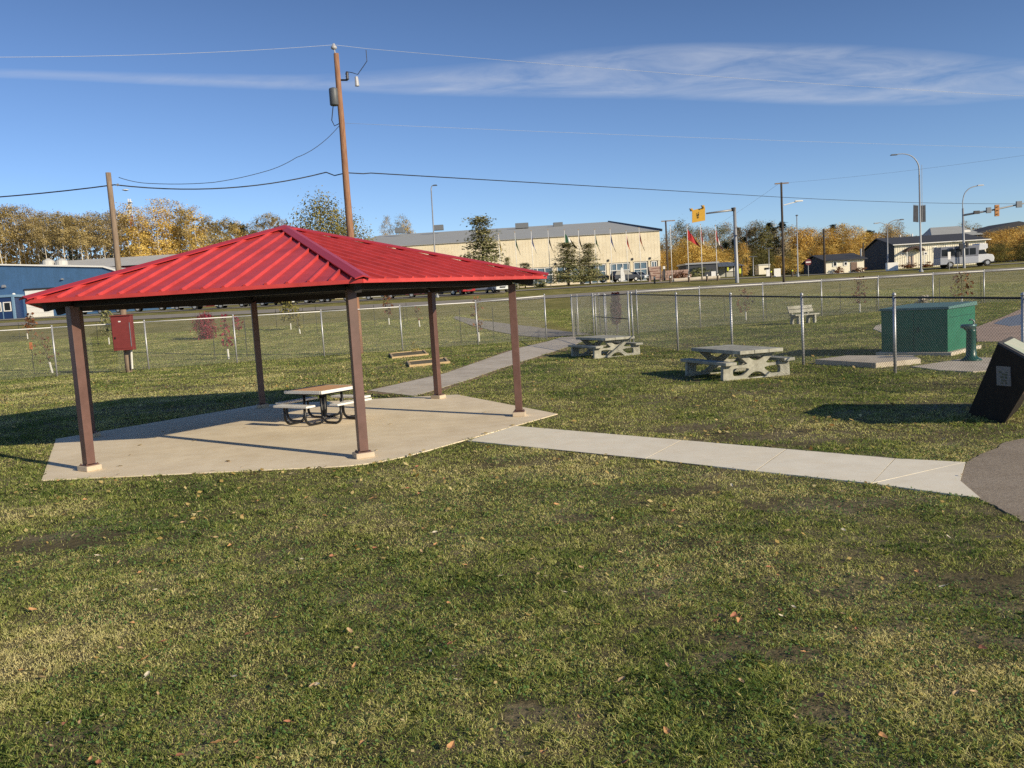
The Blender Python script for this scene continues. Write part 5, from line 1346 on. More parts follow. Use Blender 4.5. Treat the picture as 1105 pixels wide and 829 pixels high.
# bushy tree behind the roof peak, big yellow-green
bt = tree_proto('leafy_tree', 'bushy yellow green tree behind the tall utility pole', 'tree', 10, 4.6, 8000, 0.33, LM_ygreen, M_bark, 0.2, 41, crown_z=0.12, limbs=10, bare=0.12)
b_ = B(352,132); bt.location = b_; bt.scale = (1.0,1.0,(P(351,220,132).z-b_.z)/10)
bt2 = copy_thing(bt, B(383,140), 2.0, 'lower yellow green tree right of the tall utility pole'); bt2.scale = (0.85,0.85,(P(383,240,140).z-B(383,140).z)/10)
# conifer-like poplar before the hall, and the pair
pp_ = tree_proto('poplar_tree', 'upright dark green poplar in front of the cream hall near the roof edge', 'tree', 14, 3.0, 6500, 0.36, LM_green, M_bark, 0.2, 51, shape='cone', crown_z=0.10, limbs=14, bare=0.25, tint_mid=0.62)
def place_tree(t, x, yt, Y, H, sx):
    b_ = B(x, Y); t.location = b_; sc = (P(x, yt, Y).z-b_.z)/H; t.scale = (sx*sc, sx*sc, sc)
place_tree(pp_, 522, 234, 136, 14, 1.7)
pa = copy_thing(pp_, (0,0,0), 1.3, 'left and wider tree of the pair in front of the hall windows'); place_tree(pa, 614, 262, 133, 14, 2.3)
pb = copy_thing(pp_, (0,0,0), 2.9, 'right and narrower tree of the pair in front of the hall windows'); place_tree(pb, 637, 263, 134, 14, 1.8)
pc = copy_thing(pp_, (0,0,0), 4.2, 'small dark sapling in front of the hall just above the roof edge'); place_tree(pc, 549, 278, 135, 14, 1.0)
pd = copy_thing(pp_, (0,0,0), 5.2, 'low dark bush like tree above the right tip of the roof'); place_tree(pd, 567, 284, 136, 14, 2.2)
# two far trees over the hall roof
for x, yt, k in ((423,235,1),(438,234,3),(443,239,2)):
    put(aspens[k][0], aspens[k][1], x, yt, 330, 24, 'far tree poking up over the grey roof of the hall', 'trees beyond the hall roof', rg)
# right wood
org = [tree_proto('birch_tree', '', 'tree', 18, 3.4, 4200, 0.42, LM_orange, M_bark, 0.2, 61, crown_z=0.12, bare=0.1), [False], 18]
org2 = [tree_proto('birch_tree', '', 'tree', 18, 3.5, 4000, 0.42, LM_gold, M_bark, 0.2, 62, crown_z=0.12, bare=0.15, tint_mid=0.55), [False], 18]
brn = [tree_proto('birch_tree', '', 'tree', 18, 3.2, 2600, 0.36, LM_tan, M_bark, 0.22, 63, crown_z=0.25, bare=0.25), [False], 18]
drk = [tree_proto('birch_tree', '', 'tree', 18, 3.5, 4000, 0.42, LM_ygreen, M_bark, 0.2, 64, crown_z=0.1, tint_mid=0.3), [False], 18]
topR = [(700,262),(718,252),(738,240),(760,243),(785,238),(800,248),(818,238),(830,240),(850,247),(870,246),(890,246),(905,243),(922,241),(930,250),(945,250),(958,244),(975,250),(990,256),(1000,262)]
x = 704.0
while x < 1000:
    Y = rg.uniform(235,275); k = rg.random()
    if x < 795: pr, lab = (brn, 'bare grey brown birch at the top of the right wood') if k < 0.7 else (drk, 'dull green birch in the right wood')
    elif x < 850: pr, lab = (brn, 'bare grey brown birch at the top of the right wood') if k < 0.45 else (drk, 'dull green birch in the right wood')
    else: pr, lab = (org, 'orange birch in the wood behind the bungalow') if k < 0.6 else ((org2, 'golden birch in the wood behind the bungalow') if k < 0.8 else (brn, 'bare grey brown birch at the top of the right wood'))
    put(pr[0], pr[1], x, topat(x, topR)+rg.uniform(-2,9), Y, 18, lab, 'birches of the right wood', rg); x += rg.uniform(4.2,7.0)
x = 700.0
while x < 985:
    Y = rg.uniform(190,225); k = rg.random()
    if x < 790: pr, lab = (org2, 'low golden birch behind the flags') if k < 0.65 else (org, 'low orange birch behind the flags')
    elif x < 862: pr, lab = (drk, 'low dark green birch left of the bungalow') if k < 0.75 else (org2, 'low golden birch left of the bungalow')
    else: pr, lab = (org, 'low orange birch over the bungalow roof') if k < 0.6 else (org2, 'low golden birch over the bungalow roof')
    put(pr[0], pr[1], x, topat(x, [(700,275),(730,262),(750,258),(770,266),(800,272),(830,270),(860,268),(880,262),(900,262),(930,262),(985,266)])+rg.uniform(-4,8), Y, 18, lab, 'low front trees of the right wood', rg); x += rg.uniform(6,9.5)
for x, yt, Y in ((798,246,255),(811,249,250),(816,246,252),(831,241,258),(836,246,252),(845,240,256),(824,252,246),(806,256,240),(793,258,236),(840,256,240),(899,243,285),(937,249,280),(940,250,278),(786,262,240)):
    put(spr[0], spr[1], x, yt, Y, 20, 'dark pointed spruce in the right wood', 'spruces in the right wood', rg)
t = put(org[0], org[1], 803, 263, 165, 18, 'narrow bright orange tree beside the beacon pole', 'trees by the beacon', rg); t.scale.x *= 0.55; t.scale.y *= 0.55
for x, yt, Y in ((740,262,172),(748,258,170),(756,263,174),(766,270,172),(734,268,178),(776,272,176)):
    put(org2[0], org2[1], x, yt, Y, 18, 'bright golden tree behind the red flag', 'golden trees behind the flags', rg)
for x, yt in ((968,240),(962,246),(1052,243),(1042,240),(1062,247)):
    put(brn[0], brn[1], x, yt, 235 if x < 1000 else 260, 18, 'bare rounded tree over the roof of the long white hall', 'bare trees over the white hall', rg)
x = 1066.0
while x < 1180:
    pr = org2 if rg.random() < 0.6 else org
    put(pr[0], pr[1], x, topat(x, [(1060,253),(1070,247),(1080,249),(1095,244),(1105,250),(1200,246)])+rg.uniform(-1.5,5), rg.uniform(165,185), 18, 'golden tree at the right edge of the picture beyond the bus', 'golden trees at the right edge', rg)
    if rg.random() < 0.7: put(drk[0], drk[1], x+3, 262+rg.uniform(-3,5), rg.uniform(148,158), 18, 'dark lower tree at the right edge beyond the bus', 'dark trees at the right edge', rg)
    x += rg.uniform(5,8)
# far wood closing the gaps, one uncountable mass
def far_wood():
    n = 60000; rng = np.random.default_rng(5)
    xs_ = rng.uniform(-330, 330, n); Y = rng.uniform(300, 345, n) + np.where(xs_ < -45, -60, 0)
    hmax = np.where(xs_ < -45, 27.0, 13.0)*(0.65+0.45*vn1(xs_*0.12, Y*0.05))
    hmax = np.where((xs_ > -62) & (xs_ < 50), hmax*0.62, hmax)
    z = rng.uniform(0,1,n)**0.8*hmax + zt(xs_, Y)
    cen = np.stack([xs_, Y, z], 1); u = rng.normal(0,1,(n,3)); u /= np.linalg.norm(u,axis=1)[:,None]; v = rng.normal(0,1,(n,3)); v -= u*(u*v).sum(1)[:,None]; v /= np.linalg.norm(v,axis=1)[:,None]
    s = rng.uniform(0.7,1.6,n)[:,None]
    V = np.stack([cen-u*s*.6, cen+v*s*.4, cen+u*s*.6, cen-v*s*.4], 1)
    o = quads_mesh('distant_wood', V, np.clip(rng.normal(0.35,0.18,n)+0.2*(vn2(xs_*0.3,Y*0.1)-0.5),0,1), leaf_mat('far_wood_leaves', (0.06,0.048,0.03), (0.16,0.12,0.065), (0.33,0.23,0.10)))
    o['kind'] = 'stuff'; tag(o, 'brown autumn brush filling the far woods behind the trees', 'wood')
far_wood()

# ------------------------------------------------------------------ saplings with stakes and guards
def sapling(x, yb, ytop, wpx, lm, label, n=240, guard=True, stakes=(), ribbon=False, z=None, lean=0.0, Y=None, gh=0.55, sz=0.09):
    b_ = GT(x, yb) if Y is None else B(x, Y)
    s = b_.y/F_PX; H = max(0.8, (P(x, ytop, b_.y).z - b_.z)); rad = max(0.15, wpx*s/2)
    t = thing('sapling', label, 'young tree', b_); sd = int(x*7)
    rr = random.Random(sd); rng = np.random.default_rng(sd)
    mb = MB(); lx = lean*H
    mb.tube([(0,0,-0.05),(lx*0.4,0,H*0.5),(lx,0,H*0.97)], [0.028,0.02,0.006], 6)
    for k in range(14):
        f = 0.3+0.65*k/14; a = k*2.4; r_ = rad*rr.uniform(0.6,1.0)*(1.15-f*0.6)
        mb.tube([(lx*f,0,H*f*0.97), (lx*f+math.cos(a)*r_*0.5, math.sin(a)*r_*0.5, H*f+r_*0.35), (lx*f+math.cos(a)*r_, math.sin(a)*r_, H*f+r_*0.9)], [0.011,0.008,0.003], 4)
    mb.build('trunk', M_bark, t)
    if lm is LM_rust: n = int(n*0.6)
    if n:
        f = rng.uniform(0.28,1.0,n); a = rng.uniform(0,6.28,n); q = np.sqrt(rng.uniform(0.02,1,n))*rad*np.sqrt(np.clip(1.12-np.abs(f-0.55)*1.7,0.08,1))
        cen = np.stack([lx*f+np.cos(a)*q, np.sin(a)*q, f*H], 1)
        u = rng.normal(0,1,(n,3)); u /= np.linalg.norm(u,axis=1)[:,None]; v = rng.normal(0,1,(n,3)); v -= u*(u*v).sum(1)[:,None]; v /= np.linalg.norm(v,axis=1)[:,None]
        ss = sz*rng.uniform(0.6,1.3,n)[:,None]*max(1.0, b_.y/45)
        quads_mesh('foliage', np.stack([cen-u*ss, cen+v*ss*0.6, cen+u*ss, cen-v*ss*0.6],1), np.clip(rng.normal(0.5,0.22,n),0,1), lm, t)
    if guard: MB().tube([(lx*0.03,0,0.02),(lx*gh*0.4,0,gh)], 0.05, 8).build('tree_guard', M_guard, t)
    for i, (sx, sh, tie) in enumerate(stakes):
        MB().tube([(sx,0.1,-0.1),(sx,0.1,sh)], 0.02, 5).build('stake', M_tstake, t)
        if tie: MB().tube([(sx,0.1,sh*0.62),(lx*0.6,0,H*0.5)], 0.013, 4).build('tie_strap', M_strap, t)
        if ribbon and i == 0: MB().box((sx,0.07,sh-0.15), (0.12,0.05,0.35)).build('ribbon', M_orange, t)
    return t
sapling(57,403,358,24,LM_rust,'leaning sapling with orange leaves and white guard at the far left of the fence',90,True,((-0.95,1.55,False),),True,lean=-0.22)
sapling(118,372,335,17,LM_green,'small green leaved sapling with white guard left of the red box',230,True,((-0.9,1.8,False),))
sapling(30,366,343,10,LM_rust,'thin bare sapling at the left edge beyond the fence',30,True,((-0.8,1.6,False),(0.7,1.6,False)))
sh = tree_proto('shrub', 'dense crimson shrub beyond the fence under the left side of the roof', 'shrub', 2.2, 1.05, 2600, 0.17, LM_red, M_bark, 0.05, 77, crown_z=0.03, limbs=9)
b_ = GT(222,366); sh.location = b_; sh.scale = (0.85,0.85,(P(221,340,b_.y).z-b_.z)/2.2)
sapling(247,388,339,14,LM_red,'red leaved sapling with white guard left of the back pavilion post',110,True,((-0.75,1.3,False),(0.95,1.9,True)),lean=-0.03)
sapling(258,362,341,12,LM_red,'low bright red sapling tangled in ties by the back post',70,False,((0.5,1.6,False),))
sapling(314,356,323,22,LM_ygreen,'yellow green leaved sapling in the middle of the pavilion opening',260,True,((-1.2,1.8,False),(1.1,1.8,False)))
sapling(324,360.5,338,9,LM_ygreen,'thin leaning sapling with white guard beside the yellow green one',40,True,((1.3,2.1,False),),lean=-0.15)
sapling(420,350.5,317,12,LM_rust,'rusty brown sapling with white guard between the near and middle posts',110,True,((-1.2,1.7,False),(1.5,1.7,False)))
sapling(453,353,331,10,LM_rust,'thin leaning sapling with white guard left of the middle post',30,True,((-1.2,1.6,False),),lean=-0.12)
sapling(517,369,320,14,LM_rust,'wispy brown sapling strapped between two stakes beside the worn path',120,True,((-1.0,1.9,False),(0.85,1.9,True)))
sapling(666,362,316,12,LM_purple,'slim purple leaved sapling behind the walk gate',520,False,())
sapling(805,346,312,22,LM_rust,'sparse reddish sapling with white guard in the back field',110,True,((-1.3,1.6,False),(1.3,1.6,False)))
sapling(928,337,299,17,LM_rust,'sparse brown sapling with leaning white guard left of the green cabinet',130,True,((-1.2,1.9,True),(1.1,1.9,True)),lean=0.0)
sapling(1038,329,294,24,LM_rust,'wide sparse rust coloured sapling between two stakes below the bus',170,True,((-1.4,1.8,False),(1.3,1.8,False)))
sapling(993,334,320,15,leaf_mat('pale_seed_heads', (0.35,0.31,0.24),(0.52,0.47,0.38),(0.66,0.62,0.52)),'pale feathery sapling leaning behind the green cabinet',120,False,(),lean=0.35,sz=0.10)
sapling(35,350,338,12,LM_rust,'dry tan bush at the left edge near the road',120,False,(),Y=84)
# plants on slopes near the hall
for x, Y, w, h, lm, lab in ((584,150,3.0,1.3,LM_green,'rounded green bush below the hall windows by the roof tip'), (561,149,2.2,0.9,LM_green,'low dark bush against the hall wall'), (752,140,4.0,1.6,LM_green,'broad green bush in front of the dark trailer'), (733,130,2.6,1.1,LM_rust,'brown bush at the end of the fieldstone wall'), (905,129.3,1.5,0.9,LM_rust,'dark low bush under the bungalow windows'), (982,138,2.6,0.9,LM_rust,'dark low bush by the porch of the long white hall'), (929,129.3,1.4,0.8,LM_rust,'small brown bush by the bungalow door'), (1000,137.5,2.4,0.8,LM_rust,'brown low bush at the foot of the lamp with banners')):
    s_ = tree_proto('shrub', lab, 'shrub', 1.0, 0.5, 500, 0.16, lm, M_bark, 0.03, int(x), crown_z=0.05, limbs=5); s_.location = B(x, Y); s_.scale = (w, w*0.7, h)
# weed in planter
pl = tree_proto('potted_plant', 'dry yellowish plant growing in the farther timber planter', 'plant', 0.45, 0.22, 160, 0.06, LM_ygreen, M_bark, 0.012, 91, crown_z=0.05, limbs=5, tint_mid=0.9); pl.location = G(448,382.5) + Vector((0,0,0.09)); 

# ------------------------------------------------------------------ lawn grass
def lawn():
    rng = np.random.default_rng(3)
    hexs = [((HC + hexpt(R_SLAB+0.02, k))[:2]) for k in range(6)]
    def inpoly(x, y, poly):
        poly = np.array(poly); n = len(poly); ins = np.zeros(len(x), bool); j = n-1
        for i in range(n):
            xi, yi = poly[i]; xj, yj = poly[j]
            c = ((yi > y) != (yj > y)) & (x < (xj-xi)*(y-yi)/(yj-yi+1e-12)+xi); ins ^= c; j = i
        return ins
    polys = [[p[:2] for p in slab_poly], [G(*p)[:2] for p in swN]+[G(1036,520)[:2]]+[G(*p)[:2] for p in swF[::-1]], [G(*p)[:2] for p in gl]+[G(*p)[:2] for p in gr[::-1]],
             [p[:2] for p in asphalt_pts], [G(*p)[:2] for p in wl]+[G(*p)[:2] for p in wr[::-1]]]
    for pts, z in (([(879.5,388),(945,391.8),(993.5,387.2),(985,383.6),(914,383.6)],0.13),([(983.5,395.3),(1015,399.5),(1050,401),(1085,398),(1095,391),(1075,386),(1048,385.5),(1020,390)],0.03),([(1053,353),(1080,343),(1105,332),(1180,322),(1250,345),(1200,368),(1105,368.5),(1054,368.5)],0.02)):
        polys.append([G(a, b_, z)[:2] for a, b_ in pts])
    X, Y = [], []
    # bands of constant density, thinning with distance
    edges = [2.6,4,5,6,7.5,9,11,13,16,20,25,31,38,46,54,64,78]
    for y0, y1 in zip(edges[:-1], edges[1:]):
        ym = (y0+y1)/2; dens = min(11000, 11000*(4.6/ym)**1.75)
        hw = 0.66*y1+1.5; n = int(dens*(y1-y0)*2*hw)
        X.append(rng.uniform(-hw, hw, n)); Y.append(rng.uniform(y0, y1, n))
    X = np.concatenate(X); Y = np.concatenate(Y)
    keep = np.abs(X) < 0.66*Y+1.5
    jx, jy = rng.normal(0, 0.016, len(X)), rng.normal(0, 0.022, len(X))
    for p in polys: keep &= ~inpoly(X+jx, Y+jy, p)
    patch = vn1.fbm(X*0.55+31, Y*0.55+7, 4); dry = vn2.fbm(X*0.9+3, Y*0.9+11, 4); bare = vn3.fbm(X*0.7+50, Y*0.7+9, 4)
    wig = vn2.fbm(X*6+4, Y*6+9, 3)
    for wx, wy, rx, ry in WORN:
        c = G(wx, wy); d2 = ((X-c.x)/(rx*1.25))**2 + ((Y-c.y)/(ry*2.8))**2
        keep &= rng.random(len(X)) > 0.93*np.clip(1.3 - d2 - 3.0*(wig-0.5), 0, 1)
    # thin where the ground shows, more so in the right foreground
    bias = 0.05*sstep(-1.0, 3.0, X)*(1-sstep(9, 14, Y))
    pb = np.clip((bare-0.66+bias)/0.06, 0, 0.6)
    keep &= rng.random(len(X)) > pb
    X, Y, patch, dry = X[keep], Y[keep], patch[keep], dry[keep]; n = len(X)
    f = np.maximum(1.0, Y/6.0)**0.72
    h = rng.uniform(0.010,0.028,n)*(0.45+1.25*vn3(X*7+2, Y*7+8))*(0.75+0.6*patch)*f**0.35*(1+0.25*(dry < 0.42))
    w = rng.uniform(0.0012,0.0026,n)*f
    a = rng.uniform(0,2*np.pi,n); la = rng.uniform(0,2*np.pi,n); lean = rng.uniform(0.3,1.7,n)*h
    cx, sx = np.cos(a)*w, np.sin(a)*w; lx, ly = np.cos(la)*lean, np.sin(la)*lean
    zg = zt(X, Y)
    base = np.stack([X, Y, zg-0.004], 1)
    V = np.empty((n,5,3), np.float32); sv = np.stack([cx, sx, np.zeros(n)], 1)
    midp = base + np.stack([lx*0.35, ly*0.35, h*0.62], 1); tip = base + np.stack([lx, ly, h*rng.uniform(0.72,1.0,n)], 1)
    V[:,0] = base-sv; V[:,1] = base+sv; V[:,2] = midp+sv*0.75; V[:,3] = tip; V[:,4] = midp-sv*0.75
    # colour: dry <-> green, 0..1
    clump = vn1(X*8+13, Y*8+71)*0.6 + vn2(X*19+5, Y*19+3)*0.4
    gb_ = G(430,690); gpatch = np.exp(-(((X-gb_.x)/1.1)**2 + ((Y-gb_.y)/1.3)**2))
    tone = 0.43 - 0.20*gpatch + 1.2*(dry-0.5) + 0.6*(patch-0.5) + 0.75*(clump-0.5)*np.minimum(1, 9/Y) + rng.normal(0,0.17,n)
    tone += 0.16*np.exp(-((Y-25)/5.0)**2)*(X < -8) + 0.10*(sstep(14, 9, Y)*sstep(-1, 3, X)) - 0.10*sstep(16, 24, Y)*(X > -3)
    tone = np.where(rng.random(n) < 0.05, 0.95, tone)
    o = quads_mesh('lawn_grass', V, np.clip(tone,0,1), M_grass)
    o['kind'] = 'stuff'; tag(o, 'short mown autumn grass, green with straw coloured patches, covering the park lawn', 'grass')
    # clover and plantain leaves in the greener patches
    m = 90000; cx_ = rng.uniform(-5,6,m); cy_ = rng.uniform(2.8,12,m)
    cl = vn3.fbm(cx_*0.6+3, cy_*0.6+90, 3); ok = ((cl > 0.49) | (rng.random(m) < 0.95*np.exp(-(((cx_-G(430,690).x)/0.95)**2 + ((cy_-G(430,690).y)/1.2)**2)))) & (np.abs(cx_) < 0.66*cy_+1)
    for p in polys: ok &= ~inpoly(cx_, cy_, p)
    cx_, cy_ = cx_[ok], cy_[ok]; m = len(cx_)
    cen = np.stack([cx_, cy_, rng.uniform(0.010,0.034,m)], 1); ang = rng.uniform(0,6.28,m); r_ = rng.uniform(0.005,0.011,m)
    u = np.stack([np.cos(ang), np.sin(ang), rng.normal(0,0.45,m)], 1)*r_[:,None]; v = np.stack([-np.sin(ang), np.cos(ang), rng.normal(0,0.45,m)], 1)*r_[:,None]*0.8
    V = np.stack([cen-u, cen-u*0.1-v, cen+u, cen+u*0.1+v], 1)
    o = quads_mesh('clover', V, np.clip(rng.normal(0.45,0.2,m),0,1), leaf_mat('clover_leaf', (0.055,0.125,0.03), (0.13,0.235,0.06), (0.30,0.38,0.13), trans=0.25))
    o['kind'] = 'stuff'; tag(o, 'small round clover leaves growing through the foreground lawn', 'clover')
    # fallen leaves : the many small far ones as stuff
    m = 3500; lx_ = np.concatenate([rng.uniform(-24,-3,1500), rng.uniform(-8,9,1100), rng.uniform(-6,7,900)]); ly_ = np.concatenate([rng.normal(27,4.5,1500), rng.uniform(8,36,1100), rng.uniform(3,13,900)])
    ok = (ly_ > 3) & (ly_ < 40)
    for p in polys[1:4]: ok &= ~inpoly(lx_, ly_, p)
    sl = inpoly(lx_, ly_, polys[0]); ok &= ~(sl & (rng.random(m) > 0.12))
    lx_, ly_, sl = lx_[ok], ly_[ok], sl[ok]; m = len(lx_)
    cen = np.stack([lx_, ly_, np.where(sl, 0.020, np.where(ly_ < 12, 0.022, 0.035))+rng.uniform(0,0.012,m)], 1); ang = rng.uniform(0,6.28,m); r_ = rng.uniform(0.025,0.055,m)*np.clip(ly_/14, 0.32, 1)
    tl = rng.normal(0,0.35,m)*np.where(sl,0.3,1)
    u = np.stack([np.cos(ang), np.sin(ang), tl], 1)*r_[:,None]; v = np.stack([-np.sin(ang), np.cos(ang), rng.normal(0,0.3,m)*np.where(sl,0.3,1)], 1)*r_[:,None]*0.7
    V = np.stack([cen-u, cen-u*0.1-v, cen+u, cen+u*0.1+v], 1)
    o = quads_mesh('fallen_leaves', V, np.clip(rng.normal(0.55,0.25,m),0,1), leaf_mat('fallen_yellow', (0.28,0.15,0.04), (0.50,0.36,0.12), (0.62,0.52,0.26), trans=0.1))
    o['kind'] = 'stuff'; tag(o, 'countless small yellow leaves scattered over the lawn by the fence', 'leaf litter')

M_grass = leaf_mat('grass_blades', (0.108,0.190,0.038), (0.415,0.46,0.115), (0.88,0.78,0.37), rough=0.7, trans=0.3)
lawn()

# the leaves one can count in the foreground
def leaf_proto(name, m, seed, oval):
    rr = random.Random(seed); mb = MB(); n = 10
    rim = []
    for k in range(n):
        a = 2*math.pi*k/n; r_ = 0.036*(1.0 if oval else (1.0 + 0.28*math.cos(3*a)))*rr.uniform(0.85,1.1)
        x, y = math.cos(a)*r_*1.15, math.sin(a)*r_*(0.62 if oval else 0.85)
        rim.append(Vector((x, y, 0.012 + 0.35*abs(y) + 0.25*max(0, x)*rr.uniform(0.3,1.2))))
    mb.v = [Vector((0,0,0.008))] + rim; mb.f = [(0,1+k,1+(k+1)%n) for k in range(n)]
    mb.tube([(-0.04,0,0.012),(-0.075,0.008,0.02)], 0.0016, 4)
    o = mb.build(name, m); return o
lm = [mat('leaf_orange', (0.50,0.24,0.09), 0.8, col2=(0.68,0.40,0.18), scale=30), mat('leaf_tan', (0.48,0.31,0.15), 0.8, col2=(0.62,0.45,0.25), scale=30), mat('leaf_rust', (0.34,0.125,0.07), 0.8, col2=(0.50,0.23,0.12), scale=30), mat('leaf_cream', (0.60,0.52,0.38), 0.8, col2=(0.72,0.64,0.48), scale=30)]
lab = ['orange fallen leaf lying on the foreground grass', 'tan fallen leaf lying on the foreground grass', 'rust red fallen leaf lying on the foreground grass', 'cream coloured curled fallen leaf lying on the foreground grass']
lps = [[leaf_proto('fallen_leaf', lm[i], 5+i, i in (1,3)), False] for i in range(4)]
spots = [(34,659,0),(55,648,1),(22,724,0),(48,724,0),(45,732,1),(143,673,0),(177,693,2),(192,632,0),(260,664,1),(298,667,0),(268,685,2),(151,619,0),(168,637,3),(87,780,1),(70,782,2),(55,806,1),(98,820,0),(106,824,2),(170,749,1),(342,740,3),(234,803,0),(193,817,2),(231,608,1),(248,589,0),(262,557,0),(279,541,0),(215,553,1),(130,564,0),(329,529,1),(361,509,0),(405,503,0),(450,504,2),(452,533,2),(350,557,0),(404,592,2),(470,588,0),(484,651,0),(470,677,0),(479,681,2),(383,719,0),(399,748,2),(487,807,0),(490,720,3),(492,735,3),(326,604,3),(358,601,2),(533,608,1),(512,509,2),(528,627,1),(727,552,2),(669,596,1),(777,665,0),(772,671,2),(910,663,1),(842,665,3),(851,573,1),(871,580,1),(1023,580,3),(828,543,3),(842,659,2),(952,795,0),(858,776,1),(671,734,1),(587,814,0),(675,824,2),(908,483,0),(790,524,3),(928,621,1),(700,567,1),(845,528,3),(600,545,0),(640,590,2),(560,690,0),(1060,700,2),(985,640,1),(720,790,0),(310,780,2),(130,700,1),(420,640,0),(610,640,3)]
rl = random.Random(8)
for _ in range(95): spots.append((rl.uniform(10,1095), 510+310*rl.random()**1.6, rl.choice([0,0,1,1,1,2,3])))
spots = [q for q in spots if not (q[0] > 480 and q[1] < 548 + (q[0]-1000)*0.12 and q[1] < 560)]
for x, y, k in spots:
    p = G(x, y, 0.03); pr = lps[k]
    if not pr[1]: o = pr[0]; pr[1] = True
    else: o = pr[0].copy(); COL.objects.link(o)
    o.location = p; o.rotation_euler = (rl.uniform(-0.4,0.4), rl.uniform(-0.4,0.4), rl.uniform(0,6.28)); sc = rl.uniform(0.38,0.72); o.scale = (sc,sc,sc)
    tag(o, lab[k], 'leaf', ['orange','tan','rust red','cream'][k] + ' leaves fallen on the lawn')

for t in [o for o in COL.objects if o.parent is None and o.location.z < -900]:
    for c in list(t.children): bpy.data.objects.remove(c)
    bpy.data.objects.remove(t)

# ------------------------------------------------------------------ sky, sun, camera
SUN_EL, SUN_AZ = R(21.7), R(141+180)          # azimuth measured from +X towards +Y
sd = Vector((math.cos(SUN_AZ)*math.cos(SUN_EL), math.sin(SUN_AZ)*math.cos(SUN_EL), math.sin(SUN_EL)))
sun = bpy.data.lights.new('sun', 'SUN'); sun.energy = 5.0; sun.angle = R(0.5); sun.color = (1.0, 0.87, 0.65)
so = bpy.data.objects.new('sun', sun); COL.objects.link(so); so.rotation_euler = sd.to_track_quat('Z','Y').to_euler(); so.location = (20,-20,30)
w = bpy.data.worlds.new('World'); scene.world = w; w.use_nodes = True; nt = w.node_tree; nd = nt.nodes
bg = nd['Background']; sky = nd.new('ShaderNodeTexSky'); sky.sky_type = 'NISHITA'; sky.sun_disc = False
sky.sun_elevation = SUN_EL; sky.sun_rotation = math.atan2(sd.x, sd.y); sky.air_density = 1.0; sky.dust_density = 0.15; sky.ozone_density = 2.0; sky.altitude = 600
bg.inputs['Strength'].default_value = 0.09
# thin cirrus: a long streak that opens into a fan
tc = nd.new('ShaderNodeTexCoord'); sp = nd.new('ShaderNodeSeparateXYZ'); nt.links.new(tc.outputs['Generated'], sp.inputs[0])
def mth(op, a, b=None, clamp=False):
    m = nd.new('ShaderNodeMath'); m.operation = op; m.use_clamp = clamp
    for i, v in enumerate((a, b)):
        if v is None: continue
        if isinstance(v, (int, float)): m.inputs[i].default_value = v
        else: nt.links.new(v, m.inputs[i])
    return m.outputs[0]
yy = mth('MAXIMUM', sp.outputs['Y'], 0.02)
U = mth('DIVIDE', sp.outputs['X'], yy); T = mth('DIVIDE', sp.outputs['Z'], yy)
def elev(x, y):
    r = ray(x, y); return r[0]/r[1], r[2]/r[1]
def curve(pts):
    """piecewise curve T(u) as a float curve node"""
    us = [elev(*p) for p in pts]
    fc = nd.new('ShaderNodeFloatCurve'); cm = fc.mapping; c = cm.curves[0]
    xs = [(u+1.2)/2.4 for u, _ in us]; ysv = [t for _, t in us]
    c.points[0].location = (xs[0], ysv[0]); c.points[1].location = (xs[-1], ysv[-1])
    for x, y in zip(xs[1:-1], ysv[1:-1]): c.points.new(x, y)
    cm.update()
    m = mth('MULTIPLY_ADD', U, 1/2.4); 
    nt.nodes[-1].inputs[2].default_value = 0.5
    nt.links.new(m, fc.inputs['Value']); return fc.outputs['Value']
lo = curve([(-150,82),(0,85),(100,89),(250,96),(350,99),(430,103),(700,108),(1000,115),(1105,108),(1250,100)])
hi = curve([(-150,70),(0,73),(100,76),(250,79),(350,79),(420,74),(520,66),(650,50),(850,45),(1000,52),(1105,62),(1250,60)])
band = mth('MULTIPLY', mth('SUBTRACT', T, lo), 1/0.008, True)
band = mth('MULTIPLY', band, mth('MULTIPLY', mth('SUBTRACT', hi, T), 1/0.013, True))
cb = nd.new('ShaderNodeCombineXYZ'); nt.links.new(U, cb.inputs[0]); nt.links.new(T, cb.inputs[1])
mp = nd.new('ShaderNodeMapping'); mp.inputs['Scale'].default_value = (4.5, 26, 1); mp.inputs['Rotation'].default_value = (0,0,R(4)); nt.links.new(cb.outputs[0], mp.inputs['Vector'])
nz = nd.new('ShaderNodeTexNoise'); nz.inputs['Scale'].default_value = 1.6; nz.inputs['Detail'].default_value = 8; nz.inputs['Roughness'].default_value = 0.62; nz.inputs['Distortion'].default_value = 0.6
nt.links.new(mp.outputs['Vector'], nz.inputs['Vector'])
lb = mth('MULTIPLY', mth('SUBTRACT', -0.12, U), 2.6, True)
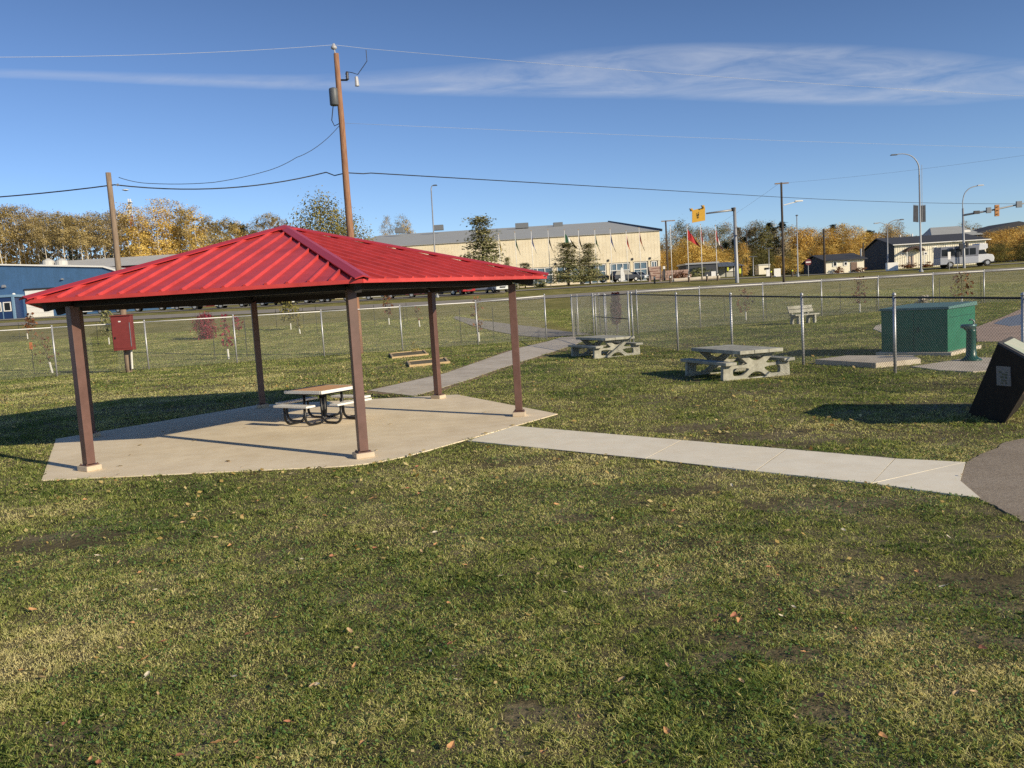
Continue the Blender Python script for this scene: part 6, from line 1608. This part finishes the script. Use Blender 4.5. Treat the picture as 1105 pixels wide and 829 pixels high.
dens = mth('ADD', mth('MULTIPLY', mth('SUBTRACT', nz.outputs['Fac'], 0.30), 2.2), mth('MULTIPLY', lb, 0.5), True)
fac = mth('MULTIPLY', mth('MULTIPLY', band, dens), 0.52)
mx = nd.new('ShaderNodeMix'); mx.data_type = 'RGBA'; nt.links.new(fac, mx.inputs[0]); tn = nd.new('ShaderNodeMix'); tn.data_type = 'RGBA'; tn.blend_type = 'MULTIPLY'; tn.inputs[0].default_value = 1.0; tn.inputs[7].default_value = (0.82,0.96,1.26,1); nt.links.new(sky.outputs['Color'], tn.inputs[6]); 
gr = nd.new('ShaderNodeMapRange'); gr.inputs['From Min'].default_value = 0.08; gr.inputs['From Max'].default_value = 0.36; gr.inputs['To Min'].default_value = 1.24; gr.inputs['To Max'].default_value = 0.84
nt.links.new(sp.outputs['Z'], gr.inputs['Value'])
vm = nd.new('ShaderNodeVectorMath'); vm.operation = 'SCALE'; nt.links.new(tn.outputs[2], vm.inputs[0]); nt.links.new(gr.outputs['Result'], vm.inputs['Scale']); nt.links.new(vm.outputs[0], mx.inputs[6]); mx.inputs[7].default_value = (7.6,7.9,8.6,1)
nt.links.new(mx.outputs[2], bg.inputs['Color'])

cam = bpy.data.cameras.new('camera'); cam.sensor_width = 36; cam.lens = F_PX/1105*36; cam.clip_end = 12000; cam.clip_start = 0.05
co = bpy.data.objects.new('camera', cam); COL.objects.link(co)
Rt = Vector((1,0,0)); Up = Vector((0, math.sin(PITCH), math.cos(PITCH))); Fw = Vector((0, math.cos(PITCH), -math.sin(PITCH)))
cr_ = Rt*math.cos(ROLL) - Up*math.sin(ROLL); cu_ = Rt*math.sin(ROLL) + Up*math.cos(ROLL)
M = Matrix((cr_, cu_, -Fw)).transposed().to_4x4(); M.translation = (0,0,EYE); co.matrix_world = M
scene.camera = co
scene.view_settings.view_transform = 'Standard'; scene.view_settings.look = 'None'; scene.view_settings.exposure = 0
scene.render.engine = 'CYCLES'; scene.cycles.use_denoising = False
scene.cycles.max_bounces = 6
